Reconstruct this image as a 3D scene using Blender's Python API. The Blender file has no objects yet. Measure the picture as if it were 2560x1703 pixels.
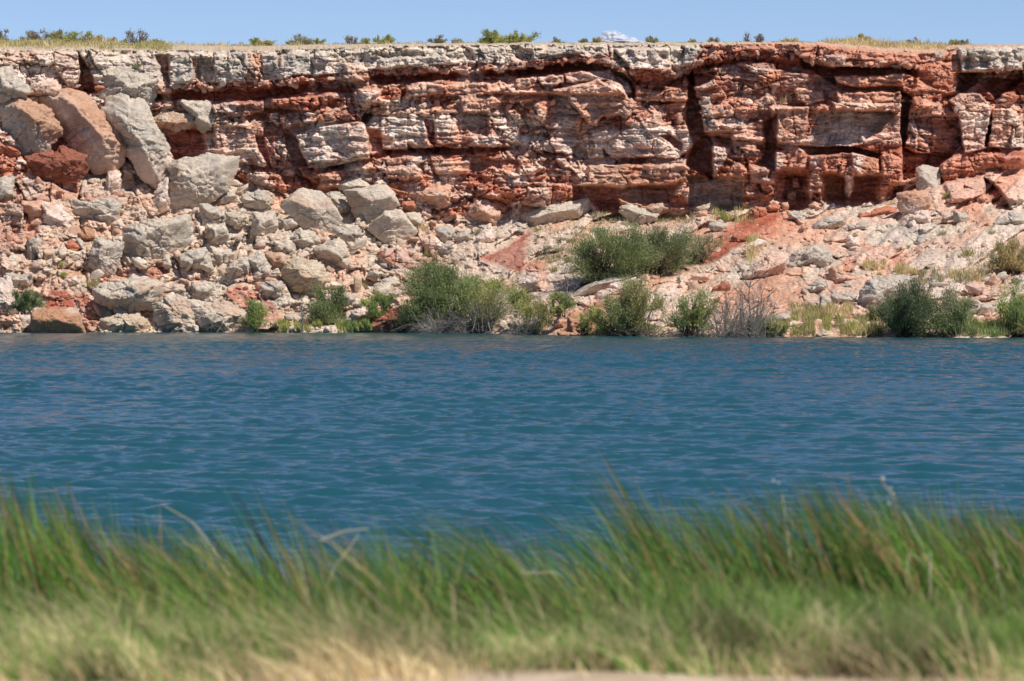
import bpy, math, random
import numpy as np

# ------------------------------------------------------------------ camera, sky, sun
sc = bpy.context.scene
FPX = 9600.0; EYE = 2.6; PITCH = math.atan(136.5/FPX)
cam_d = bpy.data.cameras.new('camera'); cam = bpy.data.objects.new('camera', cam_d)
sc.collection.objects.link(cam); sc.camera = cam
cam_d.sensor_width = 36; cam_d.lens = 135.0
cam_d.clip_start = 0.5; cam_d.clip_end = 30000
cam.location = (0, 0, EYE); cam.rotation_euler = (math.pi/2 - PITCH, 0, 0)
cam_d.dof.use_dof = True; cam_d.dof.focus_distance = 216; cam_d.dof.aperture_fstop = 4.2

SUN = np.array([0.44, -0.44, 0.79]); SUN /= np.linalg.norm(SUN)
elev = math.asin(SUN[2]); azim = math.atan2(SUN[0], SUN[1])
world = bpy.data.worlds.new('World'); sc.world = world; world.use_nodes = True
wn = world.node_tree; wn.nodes.clear()
sky = wn.nodes.new('ShaderNodeTexSky'); sky.sky_type = 'NISHITA'; sky.sun_disc = False
sky.sun_elevation = elev; sky.sun_rotation = azim
sky.altitude = 1100; sky.air_density = 0.75; sky.dust_density = 0.0; sky.ozone_density = 4.0
bg = wn.nodes.new('ShaderNodeBackground'); bg.inputs[1].default_value = 0.1
wo = wn.nodes.new('ShaderNodeOutputWorld')
tn = wn.nodes.new('ShaderNodeVectorMath'); tn.operation = 'MULTIPLY'; tn.inputs[1].default_value = (.93, .885, .955)
wn.links.new(sky.outputs[0], tn.inputs[0]); wn.links.new(tn.outputs[0], bg.inputs[0]); wn.links.new(bg.outputs[0], wo.inputs[0])
sl = bpy.data.lights.new('sun', 'SUN'); sl.energy = 4.5; sl.angle = math.radians(0.5); sl.color = (1.0, 0.955, 0.89)
so = bpy.data.objects.new('sun', sl); sc.collection.objects.link(so)
from mathutils import Vector
so.rotation_euler = Vector((-SUN[0], -SUN[1], -SUN[2])).to_track_quat('-Z', 'Y').to_euler()
sc.view_settings.view_transform = 'Standard'; sc.view_settings.look = 'None'
sc.view_settings.exposure = 0.2; sc.view_settings.gamma = 1.0
sc.cycles.max_bounces = 6; sc.cycles.transparent_max_bounces = 8
sc.cycles.use_denoising = True

# ------------------------------------------------------------------ helpers
rng = np.random.default_rng(7)
CP, SP = math.cos(PITCH), math.sin(PITCH)
def at(px, py, Y):
    """photo pixel (2560 wide) at world depth Y -> world point(s)"""
    px = np.asarray(px, float); py = np.asarray(py, float)
    u = (px-1280)/FPX; v = (851.5-py)/FPX
    dy = CP+v*SP; dz = -SP+v*CP
    return np.stack(np.broadcast_arrays(u*Y/dy, Y*np.ones_like(px), EYE+dz*Y/dy), -1)

TILE = {1:(0,60),2:(640,60),3:(1280,60),4:(1900,60),5:(0,440),6:(640,440),7:(1280,440),8:(1900,440)}
def S(t, pts):
    pts = np.asarray(pts, float)
    if t == 0: return pts
    return pts*0.28061 + np.array(TILE[t])

_T = np.random.default_rng(99).random(65536)
def _h(i, j, k=0):
    n = (i.astype(np.int64)*73856093) ^ (j.astype(np.int64)*19349663) ^ (np.asarray(k, np.int64)*83492791)
    n = (n ^ (n >> 13))*1274126177
    return _T[((n ^ (n >> 16)) & 65535)]
def vn2(x, y, seed=0):
    i = np.floor(x); j = np.floor(y); fx = x-i; fy = y-j
    fx = fx*fx*(3-2*fx); fy = fy*fy*(3-2*fy)
    a = _h(i, j, seed); b = _h(i+1, j, seed); c = _h(i, j+1, seed); d = _h(i+1, j+1, seed)
    return (a*(1-fx)+b*fx)*(1-fy)+(c*(1-fx)+d*fx)*fy
def fbm2(x, y, oct=4, seed=0, gain=.5):
    s = 0; a = 1; t = 0
    for o in range(oct):
        s = s+a*(vn2(x*2**o+o*17.3, y*2**o-o*9.1, seed+o)*2-1); t += a; a *= gain
    return s/t
def vn3(p, seed=0):
    i = np.floor(p); f = p-i; f = f*f*(3-2*f); r = 0
    for a in (0, 1):
        for b in (0, 1):
            for c in (0, 1):
                w = (f[:,0] if a else 1-f[:,0])*(f[:,1] if b else 1-f[:,1])*(f[:,2] if c else 1-f[:,2])
                r = r+w*_h(i[:,0]+a, i[:,1]+b, i[:,2]+c+seed*131)
    return r
def fbm3(p, oct=4, seed=0, gain=.5):
    s = 0; a = 1; t = 0
    for o in range(oct):
        s = s+a*(vn3(p*2**o+o*7.7, seed+o)*2-1); t += a; a *= gain
    return s/t
def worley(x, y, seed=0):
    i = np.floor(x); j = np.floor(y); f1 = np.full(x.shape, 9.); f2 = f1.copy(); idv = np.zeros(x.shape)
    cx = np.zeros(x.shape); cy = np.zeros(x.shape)
    for a in (-1, 0, 1):
        for b in (-1, 0, 1):
            ci, cj = i+a, j+b
            qx = ci+.1+.8*_h(ci, cj, seed); qy = cj+.1+.8*_h(ci, cj, seed+1)
            d = np.maximum(np.abs(qx-x), np.abs(qy-y))*.6+.4*np.hypot(qx-x, qy-y)
            n = d < f1
            f2 = np.where(n, f1, np.minimum(f2, d)); idv = np.where(n, _h(ci, cj, seed+2), idv)
            cx = np.where(n, x-qx, cx); cy = np.where(n, y-qy, cy)
            f1 = np.where(n, d, f1)
    return f1, f2, idv, cx, cy
def sstep(a, b, x):
    t = np.clip((x-a)/(b-a), 0, 1); return t*t*(3-2*t)

def tagit(o, label=None, cat=None, group=None, kind=None):
    if label: o['label'] = label
    if cat: o['category'] = cat
    if group: o['group'] = group
    if kind: o['kind'] = kind
    return o
def mesh_data(name, verts, faces, col=None, mat=None, smooth=False):
    me = bpy.data.meshes.new(name)
    verts = np.ascontiguousarray(verts, np.float32); faces = np.ascontiguousarray(faces, np.int32)
    me.vertices.add(len(verts)); me.vertices.foreach_set('co', verts.ravel())
    n, k = faces.shape
    me.loops.add(n*k); me.loops.foreach_set('vertex_index', faces.ravel())
    me.polygons.add(n)
    me.polygons.foreach_set('loop_start', np.arange(0, n*k, k, dtype=np.int32))
    me.polygons.foreach_set('loop_total', np.full(n, k, np.int32))
    if smooth: me.polygons.foreach_set('use_smooth', np.ones(n, bool))
    me.update(calc_edges=True)
    if col is not None:
        a = me.color_attributes.new('tint', 'FLOAT_COLOR', 'POINT')
        c = np.ones((len(verts), 4), np.float32); c[:, :3] = col
        a.data.foreach_set('color', c.ravel())
    if mat: me.materials.append(mat)
    return me
def link(name, me, parent=None, loc=None):
    o = bpy.data.objects.new(name, me); sc.collection.objects.link(o)
    if parent: o.parent = parent
    if loc is not None: o.location = loc
    return o
def empty(name, loc):
    o = bpy.data.objects.new(name, None); sc.collection.objects.link(o); o.location = loc; o.empty_display_size = .3; return o
def grid_faces(nr, nc):
    i = np.arange(nr-1)[:, None]*nc+np.arange(nc-1)[None, :]
    return np.stack([i, i+nc, i+nc+1, i+1], -1).reshape(-1, 4)

# ------------------------------------------------------------------ materials
def new_mat(name):
    m = bpy.data.materials.new(name); m.use_nodes = True
    nt = m.node_tree; b = nt.nodes['Principled BSDF']; return m, nt, b
def rock_mat(name, bump=.35, scale=1.0, amp=.30):
    m, nt, b = new_mat(name); L = nt.links.new; N = nt.nodes.new
    at_ = N('ShaderNodeAttribute'); at_.attribute_name = 'tint'
    tc = N('ShaderNodeTexCoord')
    mp = N('ShaderNodeMapping'); mp.inputs['Scale'].default_value = (scale, scale, scale*2.6); L(tc.outputs['Object'], mp.inputs[0])
    n1 = N('ShaderNodeTexNoise'); n1.inputs['Scale'].default_value = 4.5; n1.inputs['Detail'].default_value = 9; n1.inputs['Roughness'].default_value = .72
    L(mp.outputs[0], n1.inputs[0])
    r = N('ShaderNodeMapRange'); r.inputs[1].default_value = .3; r.inputs[2].default_value = .7
    r.inputs[3].default_value = 1-amp; r.inputs[4].default_value = 1+amp; L(n1.outputs[0], r.inputs[0])
    mx = N('ShaderNodeVectorMath'); mx.operation = 'MULTIPLY'; L(at_.outputs['Color'], mx.inputs[0]); L(r.outputs[0], mx.inputs[1])
    L(mx.outputs[0], b.inputs['Base Color'])
    b.inputs['Roughness'].default_value = .95; b.inputs['Specular IOR Level'].default_value = .15
    n2 = N('ShaderNodeTexNoise'); n2.inputs['Scale'].default_value = 7; n2.inputs['Detail'].default_value = 8; n2.inputs['Roughness'].default_value = .7
    L(mp.outputs[0], n2.inputs[0])
    bp = N('ShaderNodeBump'); bp.inputs['Strength'].default_value = bump; bp.inputs['Distance'].default_value = .25
    L(n2.outputs[0], bp.inputs['Height']); L(bp.outputs[0], b.inputs['Normal'])
    return m
def tint_mat(name, rough=.7, transl=0.0):
    m, nt, b = new_mat(name); L = nt.links.new; N = nt.nodes.new
    a = N('ShaderNodeAttribute'); a.attribute_name = 'tint'
    tc = N('ShaderNodeTexCoord'); n1 = N('ShaderNodeTexNoise'); n1.inputs['Scale'].default_value = 3; L(tc.outputs['Object'], n1.inputs[0])
    r = N('ShaderNodeMapRange'); r.inputs[3].default_value = .8; r.inputs[4].default_value = 1.2; L(n1.outputs[0], r.inputs[0])
    mx = N('ShaderNodeVectorMath'); mx.operation = 'MULTIPLY'; L(a.outputs['Color'], mx.inputs[0]); L(r.outputs[0], mx.inputs[1])
    L(mx.outputs[0], b.inputs['Base Color']); b.inputs['Roughness'].default_value = rough; b.inputs['Specular IOR Level'].default_value = .2
    if transl > 0:
        t = N('ShaderNodeBsdfTranslucent'); L(mx.outputs[0], t.inputs[0])
        ms = N('ShaderNodeMixShader'); ms.inputs[0].default_value = transl
        L(b.outputs[0], ms.inputs[1]); L(t.outputs[0], ms.inputs[2]); L(ms.outputs[0], nt.nodes['Material Output'].inputs[0])
    return m
M_CLIFF = rock_mat('cliff_rock', .6, 1.0, .42)
M_ROCK = rock_mat('boulder_rock', .6, 1.0, .28)
M_LEAF = tint_mat('foliage', .7, .3)
M_GRASS = tint_mat('grass_blades', .6, .35)
M_WOOD = tint_mat('dead_wood', .85, 0)

# palette (linear base colours)
C = dict(w=(.78,.61,.50), g=(.54,.46,.375), G=(.41,.365,.315), b=(.62,.515,.40), p=(.66,.39,.265), o=(.50,.265,.155),
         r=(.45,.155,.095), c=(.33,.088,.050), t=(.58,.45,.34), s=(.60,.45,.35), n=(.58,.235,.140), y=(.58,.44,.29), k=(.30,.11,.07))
C = {k: np.array(v) for k, v in C.items()}
# ------------------------------------------------------------------ cliff and talus (one rock face, 57 m wide, 15 m high)
KX = [-700,0,200,400,560,700,860,1000,1150,1300,1450,1560,1700,1760,1850,2000,2150,2260,2340,2400,2560,3260]
KEY = np.array([
 [125,124,125,127,126,125,122,115,114,112,112,113,112,111,110,110,120,130,134,119,115,115],
 [225,225,215,215,205,197,182,170,161,156,142,165,180,135,130,132,152,152,165,180,172,172],
 [250,250,235,245,250,235,225,205,195,185,175,215,215,170,165,185,190,180,230,230,235,235],
 [270,270,265,275,285,290,275,260,240,238,238,235,250,255,230,215,240,235,230,250,250,255],
 [300,300,300,310,315,325,290,285,285,290,300,310,305,290,280,275,278,275,280,275,275,275],
 [370,370,370,380,395,420,400,372,368,370,395,395,390,345,350,365,365,360,385,375,370,370],
 [385,385,385,395,410,435,415,385,385,385,410,408,405,370,370,385,380,375,400,390,385,385],
 [460,440,435,440,450,480,500,540,560,560,542,545,545,540,530,520,515,505,470,450,430,430]], float)
def key(i, px): return np.interp(px, KX, KEY[i])
def toe(px): return np.interp(px, [-700,0,200,400,560,700,900,1050,1300,1400,1500,1700,1800,2000,2150,2250,2300,2400,2560,3260],
                              [300,300,420,430,440,480,500,540,560,542,545,545,530,520,515,505,470,450,430,430])
def _sm(f, width):
    xs = np.arange(-900, 3500, 5.); ys = f(xs); k = np.hanning(int(width/5)|1); k /= k.sum(); h = len(k)//2
    ys = np.convolve(np.pad(ys, h, mode='edge'), k, 'valid'); return lambda px: np.interp(px, xs, ys)
toe = _sm(toe, 220)
ywat = _sm(lambda px: np.interp(px, [-700,0,1080,1280,1450,1900,2560,3260],[831,831.5,831.5,835.5,840.5,843,845,846]), 260)
def yshore(px): return FPX*EYE/(ywat(px)-715)
def base_depth(px, py):
    tp = toe(px); yc = 224.5+1.2*np.sin(px/430.)-.8*np.cos(px/180.+1)
    t = (py-tp)/(ywat(px)-tp)
    ys = yshore(px)
    p = 1.0
    Yt = yc+(ys-yc)*np.clip(t, 0, 1)**p + np.minimum(0, -(t-1))*np.where(t > 1, 6, 0)
    lean = np.clip(tp-py, 0, 500)/44*.10
    return np.where(t > 0, Yt, yc+lean)

def poly_soft(poly, X, Y, soft):
    """smooth inside mask of a polygon, sampled at X,Y arrays"""
    n = len(poly); ins = np.zeros(X.shape, bool); dmin = np.full(X.shape, 1e9)
    for k in range(n):
        x0, y0 = poly[k]; x1, y1 = poly[(k+1) % n]
        c = ((y0 > Y) != (y1 > Y)) & (X < (x1-x0)*(Y-y0)/((y1-y0) if y1 != y0 else 1e-9)+x0)
        ins ^= c
        dx, dy = x1-x0, y1-y0; L2 = dx*dx+dy*dy+1e-9
        t = np.clip(((X-x0)*dx+(Y-y0)*dy)/L2, 0, 1)
        dmin = np.minimum(dmin, np.hypot(X-x0-t*dx, Y-y0-t*dy))
    sd = np.where(ins, dmin, -dmin)
    return sstep(-soft, soft, sd), sd

# features: tile, outline, protrusion in m (negative = recess), colour key or None, colour mix, softness px
# the sign convention: positive sticks out towards the lake
F = [
# --- left end
(1,[(0,240),(700,240),(700,560),(240,660),(0,660)],0,'w',.75,8),
(1,[(0,225),(400,240),(340,300),(60,420),(0,420)],0,'o',.5,8),
(1,[(480,240),(700,250),(730,500),(610,560),(490,380)],.55,'p',.5,2),
(1,[(700,250),(760,330),(840,480),(860,620),(690,590),(720,420)],-1.5,'n',.8,2),
(1,[(830,300),(1380,250),(1400,420),(880,390)],.25,'w',.5,4),
(1,[(1500,260),(1700,260),(1720,500),(1640,570),(1520,560),(1490,420)],.8,'g',.8,2),
(1,[(1380,270),(1500,270),(1500,540),(1420,440)],-.5,'n',.6,3),
(1,[(1700,300),(1750,300),(1790,520),(1740,500)],-.2,'o',.9,3),
(1,[(1750,300),(1880,310),(1920,420),(1900,490),(1790,520),(1750,470)],-.65,'g',.7,2),
(1,[(1900,250),(2040,250),(2040,520),(1940,520)],.25,'g',.6,2),
(1,[(2050,250),(2200,260),(2200,440),(2160,510),(2080,490),(2040,400)],.55,'g',.7,2),
(1,[(2200,260),(2340,260),(2340,480),(2190,510),(2210,430)],.1,'p',.9,3),
(1,[(1390,470),(1500,570),(1560,740),(1480,760),(1420,600)],.3,'p',.8,4),
(1,[(1430,940),(1780,930),(1830,1100),(1760,1230),(1560,1250),(1480,1100)],-.9,'c',.9,5),
(1,[(1520,570),(1840,560),(1850,700),(1620,690),(1570,630)],-.5,'c',.9,4),
(1,[(1900,640),(2352,560),(2352,700),(1930,720)],-.1,'c',.9,5),
(1,[(1900,720),(2100,700),(2352,690),(2352,780),(2060,850),(1920,800)],.7,'r',.6,3),
(1,[(1900,870),(2352,860),(2352,1000),(2300,1180),(1930,1130)],.3,'p',.5,5),
(1,[(2130,1170),(2352,1120),(2352,1280),(2150,1240)],.2,'w',.6,5),
(1,[(600,1000),(780,1180),(740,1240),(600,1100)],-.6,'c',.8,4),
(1,[(330,1180),(760,1100),(760,1300),(640,1390),(300,1260)],.6,'r',.7,5),
# --- second quarter
(2,[(40,280),(470,260),(480,470),(60,440)],.3,'G',.55,2),
(2,[(190,250),(220,250),(210,400),(190,380)],-.3,'k',.7,2),
(2,[(480,290),(760,300),(750,440),(500,460)],.3,'w',.75,3),
(2,[(490,360),(600,380),(600,420),(490,420)],-.35,'w',.9,3),
(2,[(760,340),(1000,400),(1090,620),(980,700),(860,540)],.5,'p',.8,5),
(2,[(950,290),(1100,300),(1090,400),(980,390)],-.2,'w',.8,2),
(2,[(1100,310),(1700,280),(1780,350),(1500,380),(1200,410),(1100,380)],.5,'g',.8,3),
(2,[(1300,245),(1420,250),(1400,290),(1320,280)],-.35,'G',.8,2),
(2,[(80,590),(760,530),(820,620),(600,640),(150,650)],-.25,'c',.95,4),
(2,[(760,550),(920,600),(950,700),(860,640)],-.1,'c',.9,4),
(2,[(1010,440),(1220,430),(1240,520),(1120,560),(1020,500)],-.4,'c',.9,3),
(2,[(1220,480),(1450,460),(1680,440),(1880,450),(2352,440),(2352,500),(1880,530),(1700,500),(1350,530),(1220,520)],-.5,'c',.95,6),
(2,[(1330,530),(1680,480),(1690,620),(1500,640),(1340,650)],.55,'w',.4,3),
(2,[(1700,520),(1860,510),(1860,640),(1700,640)],.4,'p',.6,2),
(2,[(1875,510),(2200,500),(2300,620),(1875,600)],.3,'p',.6,3),
(2,[(1860,640),(2060,560),(2300,620),(2300,700),(1860,760)],.2,'n',.8,6),
(2,[(150,660),(560,650),(580,720),(480,780),(300,770),(160,760)],.8,'r',.6,3),
(2,[(560,640),(730,600),(740,660),(600,700)],.6,'p',.6,3),
(2,[(110,800),(600,790),(620,860),(300,900),(130,860)],.8,'r',.6,3),
(2,[(600,760),(960,780),(960,860),(560,890)],.6,'r',.5,3),
(2,[(870,580),(1100,600),(1110,690),(960,740),(880,700)],.7,'w',.6,4),
(2,[(1090,660),(1180,680),(1170,760),(1110,750)],.8,'w',.6,3),
(2,[(280,890),(500,880),(500,930),(290,970)],-.3,'c',.7,3),
(2,[(360,980),(500,940),(900,870),(960,880),(1020,1190),(560,1290),(470,1280),(400,1120)],.95,'w',.85,2),
(2,[(800,880),(960,870),(1020,1190),(900,1190)],.12,'p',.4,2),
(2,[(275,975),(360,990),(470,1270),(330,1270),(280,1100)],-1.0,'n',.9,2),
(2,[(160,1000),(275,980),(310,1250),(130,1180)],.3,'r',.8,2),
(2,[(0,990),(80,1000),(130,1290),(60,1200)],-.9,'n',.8,2),
(2,[(970,930),(1100,950),(1130,1180),(1060,1210),(1000,1060)],-.5,'n',.8,2),
(2,[(965,800),(1060,800),(960,900),(935,870)],-1.1,'k',.9,3),
(2,[(1110,830),(1340,850),(1350,1120),(1130,1110)],.35,'w',.85,2),
(2,[(1340,850),(1520,860),(1560,1110),(1350,1060)],.2,'w',.5,2),
(2,[(1500,850),(1585,860),(1610,1080),(1540,1060)],-.55,'r',.9,2),
(2,[(1600,850),(1780,850),(1800,1060),(1620,1080)],.15,'p',.5,2),
(2,[(1840,780),(2070,780),(2080,900),(2060,1010),(1910,960),(1840,880)],-.75,'G',.6,2),
(2,[(1950,1000),(2100,980),(2150,1090),(1900,1080)],.2,'w',.9,4),
(2,[(1840,650),(2080,600),(2200,700),(2080,780),(1850,780)],.6,'p',.6,3),
(2,[(2090,780),(2352,800),(2352,1080),(2090,1080)],.1,'w',.45,3),
(2,[(460,1300),(1050,1200),(1060,1240),(560,1340)],-.6,'k',.7,3),
(2,[(1130,1120),(1920,1100),(2352,1090),(2352,1120),(1900,1150),(1200,1190)],-.6,'k',.6,3),
(2,[(1130,1190),(1500,1180),(1480,1230),(1280,1250),(1150,1230)],.3,'r',.5,4),
(2,[(1920,1140),(2100,1200),(2352,1220),(2352,1340),(2100,1280),(2000,1310),(1920,1300)],-.8,'n',.8,3),
(2,[(1915,1330),(2120,1350),(2120,1560),(1920,1490)],.4,'r',.6,2),
(2,[(2130,1370),(2352,1380),(2352,1568),(2130,1568)],.3,'r',.5,3),
(2,[(1350,1070),(1450,1110),(1430,1140),(1350,1110)],-.6,'k',.8,2),
(2,[(1440,1260),(1510,1220),(1500,1330)],-.8,'k',.7,3),
(2,[(1160,1270),(1440,1260),(1480,1380),(1180,1370)],.35,'p',.6,4),
(2,[(1580,1240),(1900,1220),(1900,1340),(1620,1320)],.4,'p',.7,4),
(2,[(350,1340),(470,1370),(540,1440),(500,1480),(420,1440)],-.9,'r',.6,3),
(2,[(560,1330),(740,1340),(740,1450),(560,1470)],.4,'p',.7,4),
# --- third quarter
(3,[(200,240),(600,210),(640,250),(380,280),(200,320)],.5,'g',.7,3),
(3,[(0,300),(200,330),(700,280),(900,240),(920,350),(400,360),(0,400)],.45,'r',.6,4),
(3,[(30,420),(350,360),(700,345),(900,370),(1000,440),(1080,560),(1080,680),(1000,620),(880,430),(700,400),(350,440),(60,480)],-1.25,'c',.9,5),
(3,[(230,480),(460,450),(460,530),(250,550)],.6,'w',.6,2),
(3,[(465,440),(880,400),(870,500),(480,520)],.5,'w',.8,2),
(3,[(250,530),(420,530),(400,560),(260,570)],.5,'w',.8,2),
(3,[(30,490),(150,480),(160,560),(30,570)],.5,'p',.6,2),
(3,[(860,540),(890,440),(1030,520),(1070,640),(1000,640)],.8,'w',.8,2),
(3,[(910,215),(1390,220),(1400,420),(1190,400),(1090,400),(1000,330)],.95,'w',.7,3),
(3,[(1000,220),(1090,250),(1090,330),(1030,330)],-.2,'G',.7,3),
(3,[(1310,270),(1400,260),(1390,340),(1340,310)],-.5,'G',.7,3),
(3,[(1400,200),(1520,230),(1520,400),(1440,470),(1390,380)],.5,'b',.6,3),
(3,[(1540,200),(1700,230),(1580,400),(1520,380)],.75,'G',.6,3),
(3,[(1080,390),(1200,390),(1400,400),(1430,480),(1350,570),(1150,550),(1090,500)],.6,'r',.8,4),
(3,[(1090,570),(1340,600),(1350,680),(1200,690),(1090,680)],.2,'p',.7,3),
(3,[(1350,560),(1550,560),(1560,680),(1350,690)],.3,'p',.5,3),
(3,[(1190,690),(1450,690),(1380,720),(1210,720)],-.6,'k',.8,2),
(3,[(500,560),(760,500),(960,600),(1100,700),(1050,800),(790,830),(760,895),(690,880),(620,790),(510,690)],1.2,'p',.7,4),
(3,[(350,580),(530,560),(520,650),(360,640)],1.0,'n',.6,3),
(3,[(0,600),(350,600),(350,650),(90,690),(0,700)],.4,'n',.6,3),
(3,[(380,700),(500,690),(590,830),(580,1060),(520,1160),(430,1130),(380,900)],-.15,'G',.55,4),
(3,[(420,1080),(560,1060),(520,1200),(430,1140)],.2,'w',.8,3),
(3,[(520,1100),(590,1060),(650,1110),(690,1200),(560,1210)],-.7,'g',.7,2),
(3,[(640,890),(850,890),(850,970),(720,970)],.3,'G',.6,3),
(3,[(720,970),(1560,900),(1680,1030),(1500,1180),(740,1190)],.3,'w',.7,3),
(3,[(1150,900),(1420,870),(1420,960),(1200,960)],.25,'w',.8,3),
(3,[(1320,990),(1400,980),(1510,1070),(1500,1130),(1420,1090)],-.9,'n',.7,2),
(3,[(820,1110),(880,1180),(820,1190)],-.7,'k',.7,2),
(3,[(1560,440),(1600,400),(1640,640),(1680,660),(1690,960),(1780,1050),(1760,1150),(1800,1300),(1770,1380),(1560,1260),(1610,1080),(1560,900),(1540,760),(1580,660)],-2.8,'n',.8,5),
(3,[(1680,640),(1760,650),(1780,770),(1820,870),(1850,950),(1700,970),(1670,760)],.7,'g',.8,2),
(3,[(1600,440),(1820,420),(1790,520),(1640,560),(1590,520)],-1.0,'c',.9,3),
(3,[(1580,540),(1640,560),(1800,490),(1830,540),(1700,590),(1620,580)],.55,'w',.8,2),
(3,[(1820,480),(2100,400),(2100,520),(1880,560)],-.1,'c',.7,5),
(3,[(2110,330),(2352,350),(2352,400),(2230,440),(2110,430)],.4,'g',.5,3),
(3,[(1650,330),(1720,290),(2000,230),(2240,200),(2200,260),(1800,350),(1620,390)],.55,'r',.7,4),
(3,[(2160,280),(2260,240),(2352,290),(2352,350),(2120,340)],-.3,'c',.9,4),
(3,[(2230,880),(2352,800),(2352,1300),(2200,1240),(2270,1100)],-1.8,'n',.8,4),
(3,[(1860,960),(2240,840),(2260,1050),(2100,1140),(1980,1080),(1880,1040)],.3,'p',.5,4),
(3,[(1700,980),(1960,960),(1960,1090),(1780,1080)],-1.0,'c',.6,5),
(3,[(1710,1020),(1960,1080),(1920,1160),(1820,1340),(1780,1350),(1810,1180),(1740,1120)],.5,'w',.75,3),
(3,[(1960,1220),(2040,1260),(2100,1330),(2040,1440),(1900,1420)],.4,'p',.5,4),
(3,[(2110,1260),(2300,1300),(2300,1420),(2120,1420)],.5,'g',.4,4),
(0,[(1473,412),(1722,412),(1716,448),(1672,462),(1432,464),(1474,455)],.75,'o',.6,3),
(0,[(1432,464),(1541,467),(1544,496),(1560,524),(1504,532),(1482,507),(1437,500)],-1.5,'n',.85,5),
(0,[(1544,470),(1695,464),(1676,507),(1617,509),(1575,506),(1544,492)],-1.1,'p',.55,4),
(0,[(1280,450),(1430,464),(1437,500),(1420,512),(1280,512)],.5,'r',.6,3),
(0,[(1718,440),(1858,445),(1860,523),(1800,531),(1770,515),(1720,518)],-1.6,'g',.75,3),
(0,[(1550,495),(1600,507),(1670,505),(1650,545),(1560,545)],.6,'o',.7,4),
# --- right quarter
(4,[(320,180),(500,180),(490,340),(360,270)],.7,'n',.7,3),
(4,[(0,250),(90,330),(200,250),(330,270),(350,370),(100,340)],-.1,'c',.9,4),
(4,[(340,280),(480,360),(660,390),(680,540),(520,450),(470,400),(370,390)],-1.4,'r',.8,3),
(4,[(360,390),(470,370),(490,500),(350,460)],.2,'c',.8,4),
(4,[(500,190),(1400,275),(1410,320),(1350,390),(1200,350),(940,400),(640,370),(520,320)],1.0,'n',.6,4),
(4,[(570,280),(760,290),(740,370),(640,350),(560,320)],.3,'w',.6,3),
(4,[(650,400),(900,370),(1350,400),(1340,450),(700,460)],-.9,'c',.95,3),
(4,[(680,460),(1290,440),(1290,540),(900,580),(700,530)],.5,'p',.4,3),
(4,[(700,565),(1290,560),(1290,600),(720,600)],-.7,'c',.7,2),
(4,[(690,620),(1280,610),(1260,700),(690,700)],.55,'p',.5,3),
(4,[(640,700),(1240,710),(1180,770),(680,765)],.9,'p',.7,3),
(4,[(500,470),(680,480),(680,600),(560,600)],-.8,'G',.6,3),
(4,[(550,770),(1180,780),(1230,800),(1000,1000),(900,1080),(400,1080),(450,940)],-.8,'G',.65,2),
(4,[(80,740),(440,740),(430,900),(350,1080),(170,1050),(100,920)],1.0,'p',.75,4),
(4,[(310,560),(560,600),(580,680),(420,720),(330,670)],.6,'p',.5,4),
(4,[(100,540),(300,480),(330,560),(200,680),(100,640)],.1,'c',.85,5),
(4,[(1190,780),(1280,790),(1270,1050),(950,1050),(1080,960)],.2,'n',.5,4),
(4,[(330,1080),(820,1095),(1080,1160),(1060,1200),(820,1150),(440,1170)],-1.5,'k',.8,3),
(4,[(820,1070),(1240,1060),(1280,1150),(1080,1130),(830,1110)],.2,'c',.8,4),
(4,[(440,1170),(720,1160),(680,1330),(440,1290)],.5,'n',.5,3),
(4,[(450,1190),(560,1190),(520,1280),(440,1250)],.15,'w',.8,3),
(4,[(100,1150),(410,1100),(400,1290),(160,1310)],.7,'n',.5,4),
(4,[(100,1170),(240,1120),(200,1310),(110,1290)],.2,'w',.7,3),
(4,[(820,1140),(950,1180),(890,1340),(820,1290)],.6,'w',.85,3),
(4,[(950,1190),(1070,1190),(1060,1330),(930,1310)],.3,'o',.6,2),
(4,[(1080,1150),(1290,1170),(1250,1420),(1100,1400)],.5,'n',.6,3),
(4,[(540,1340),(640,1330),(750,1375),(740,1470),(790,1568),(560,1568),(590,1450)],-1.1,'n',.8,6),
(4,[(830,1360),(960,1340),(1090,1390),(1075,1480),(1020,1568),(800,1568),(850,1450)],-1.1,'n',.85,6),
(4,[(160,1310),(425,1330),(400,1440),(430,1568),(150,1568)],-.9,'n',.7,6),
(0,[(1970,440),(2020,440),(2030,522),(1950,525)],-1.0,'r',.8,3),
(0,[(2060,440),(2112,440),(2122,480),(2110,512),(2070,508)],-1.0,'n',.8,6),
(0,[(2128,440),(2200,442),(2186,480),(2196,508),(2125,512)],-1.0,'n',.85,6),
(0,[(2224,466),(2262,466),(2250,500),(2215,503)],-1.2,'r',.8,2),
(4,[(430,1320),(540,1330),(560,1500),(440,1500)],.5,'p',.7,3),
(4,[(750,1355),(830,1350),(815,1490),(770,1560),(745,1520)],.8,'w',.8,2),
(4,[(1090,1410),(1250,1400),(1160,1568),(1070,1568)],.4,'n',.6,3),
(4,[(300,1360),(360,1380),(380,1460),(300,1450)],.9,'p',.8,3),
(4,[(250,1500),(340,1480),(330,1568),(240,1568)],.9,'p',.8,3),
(4,[(1270,600),(1370,640),(1350,760),(1280,1100),(1390,1140),(1700,1180),(1500,1340),(1270,1400),(1260,1000)],-2.4,'r',.8,3),
(4,[(1390,830),(1770,820),(1790,1080),(1700,1180),(1390,1130)],-1.1,'r',.7,2),
(4,[(1540,840),(1640,830),(1720,1000),(1700,1160),(1520,1130)],.3,'n',.7,2),
(4,[(1370,650),(1550,640),(1540,760),(1390,760)],.7,'n',.6,3),
(4,[(1540,690),(1700,680),(1760,740),(1740,810),(1400,815),(1400,770),(1540,760)],.1,'r',.6,3),
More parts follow.
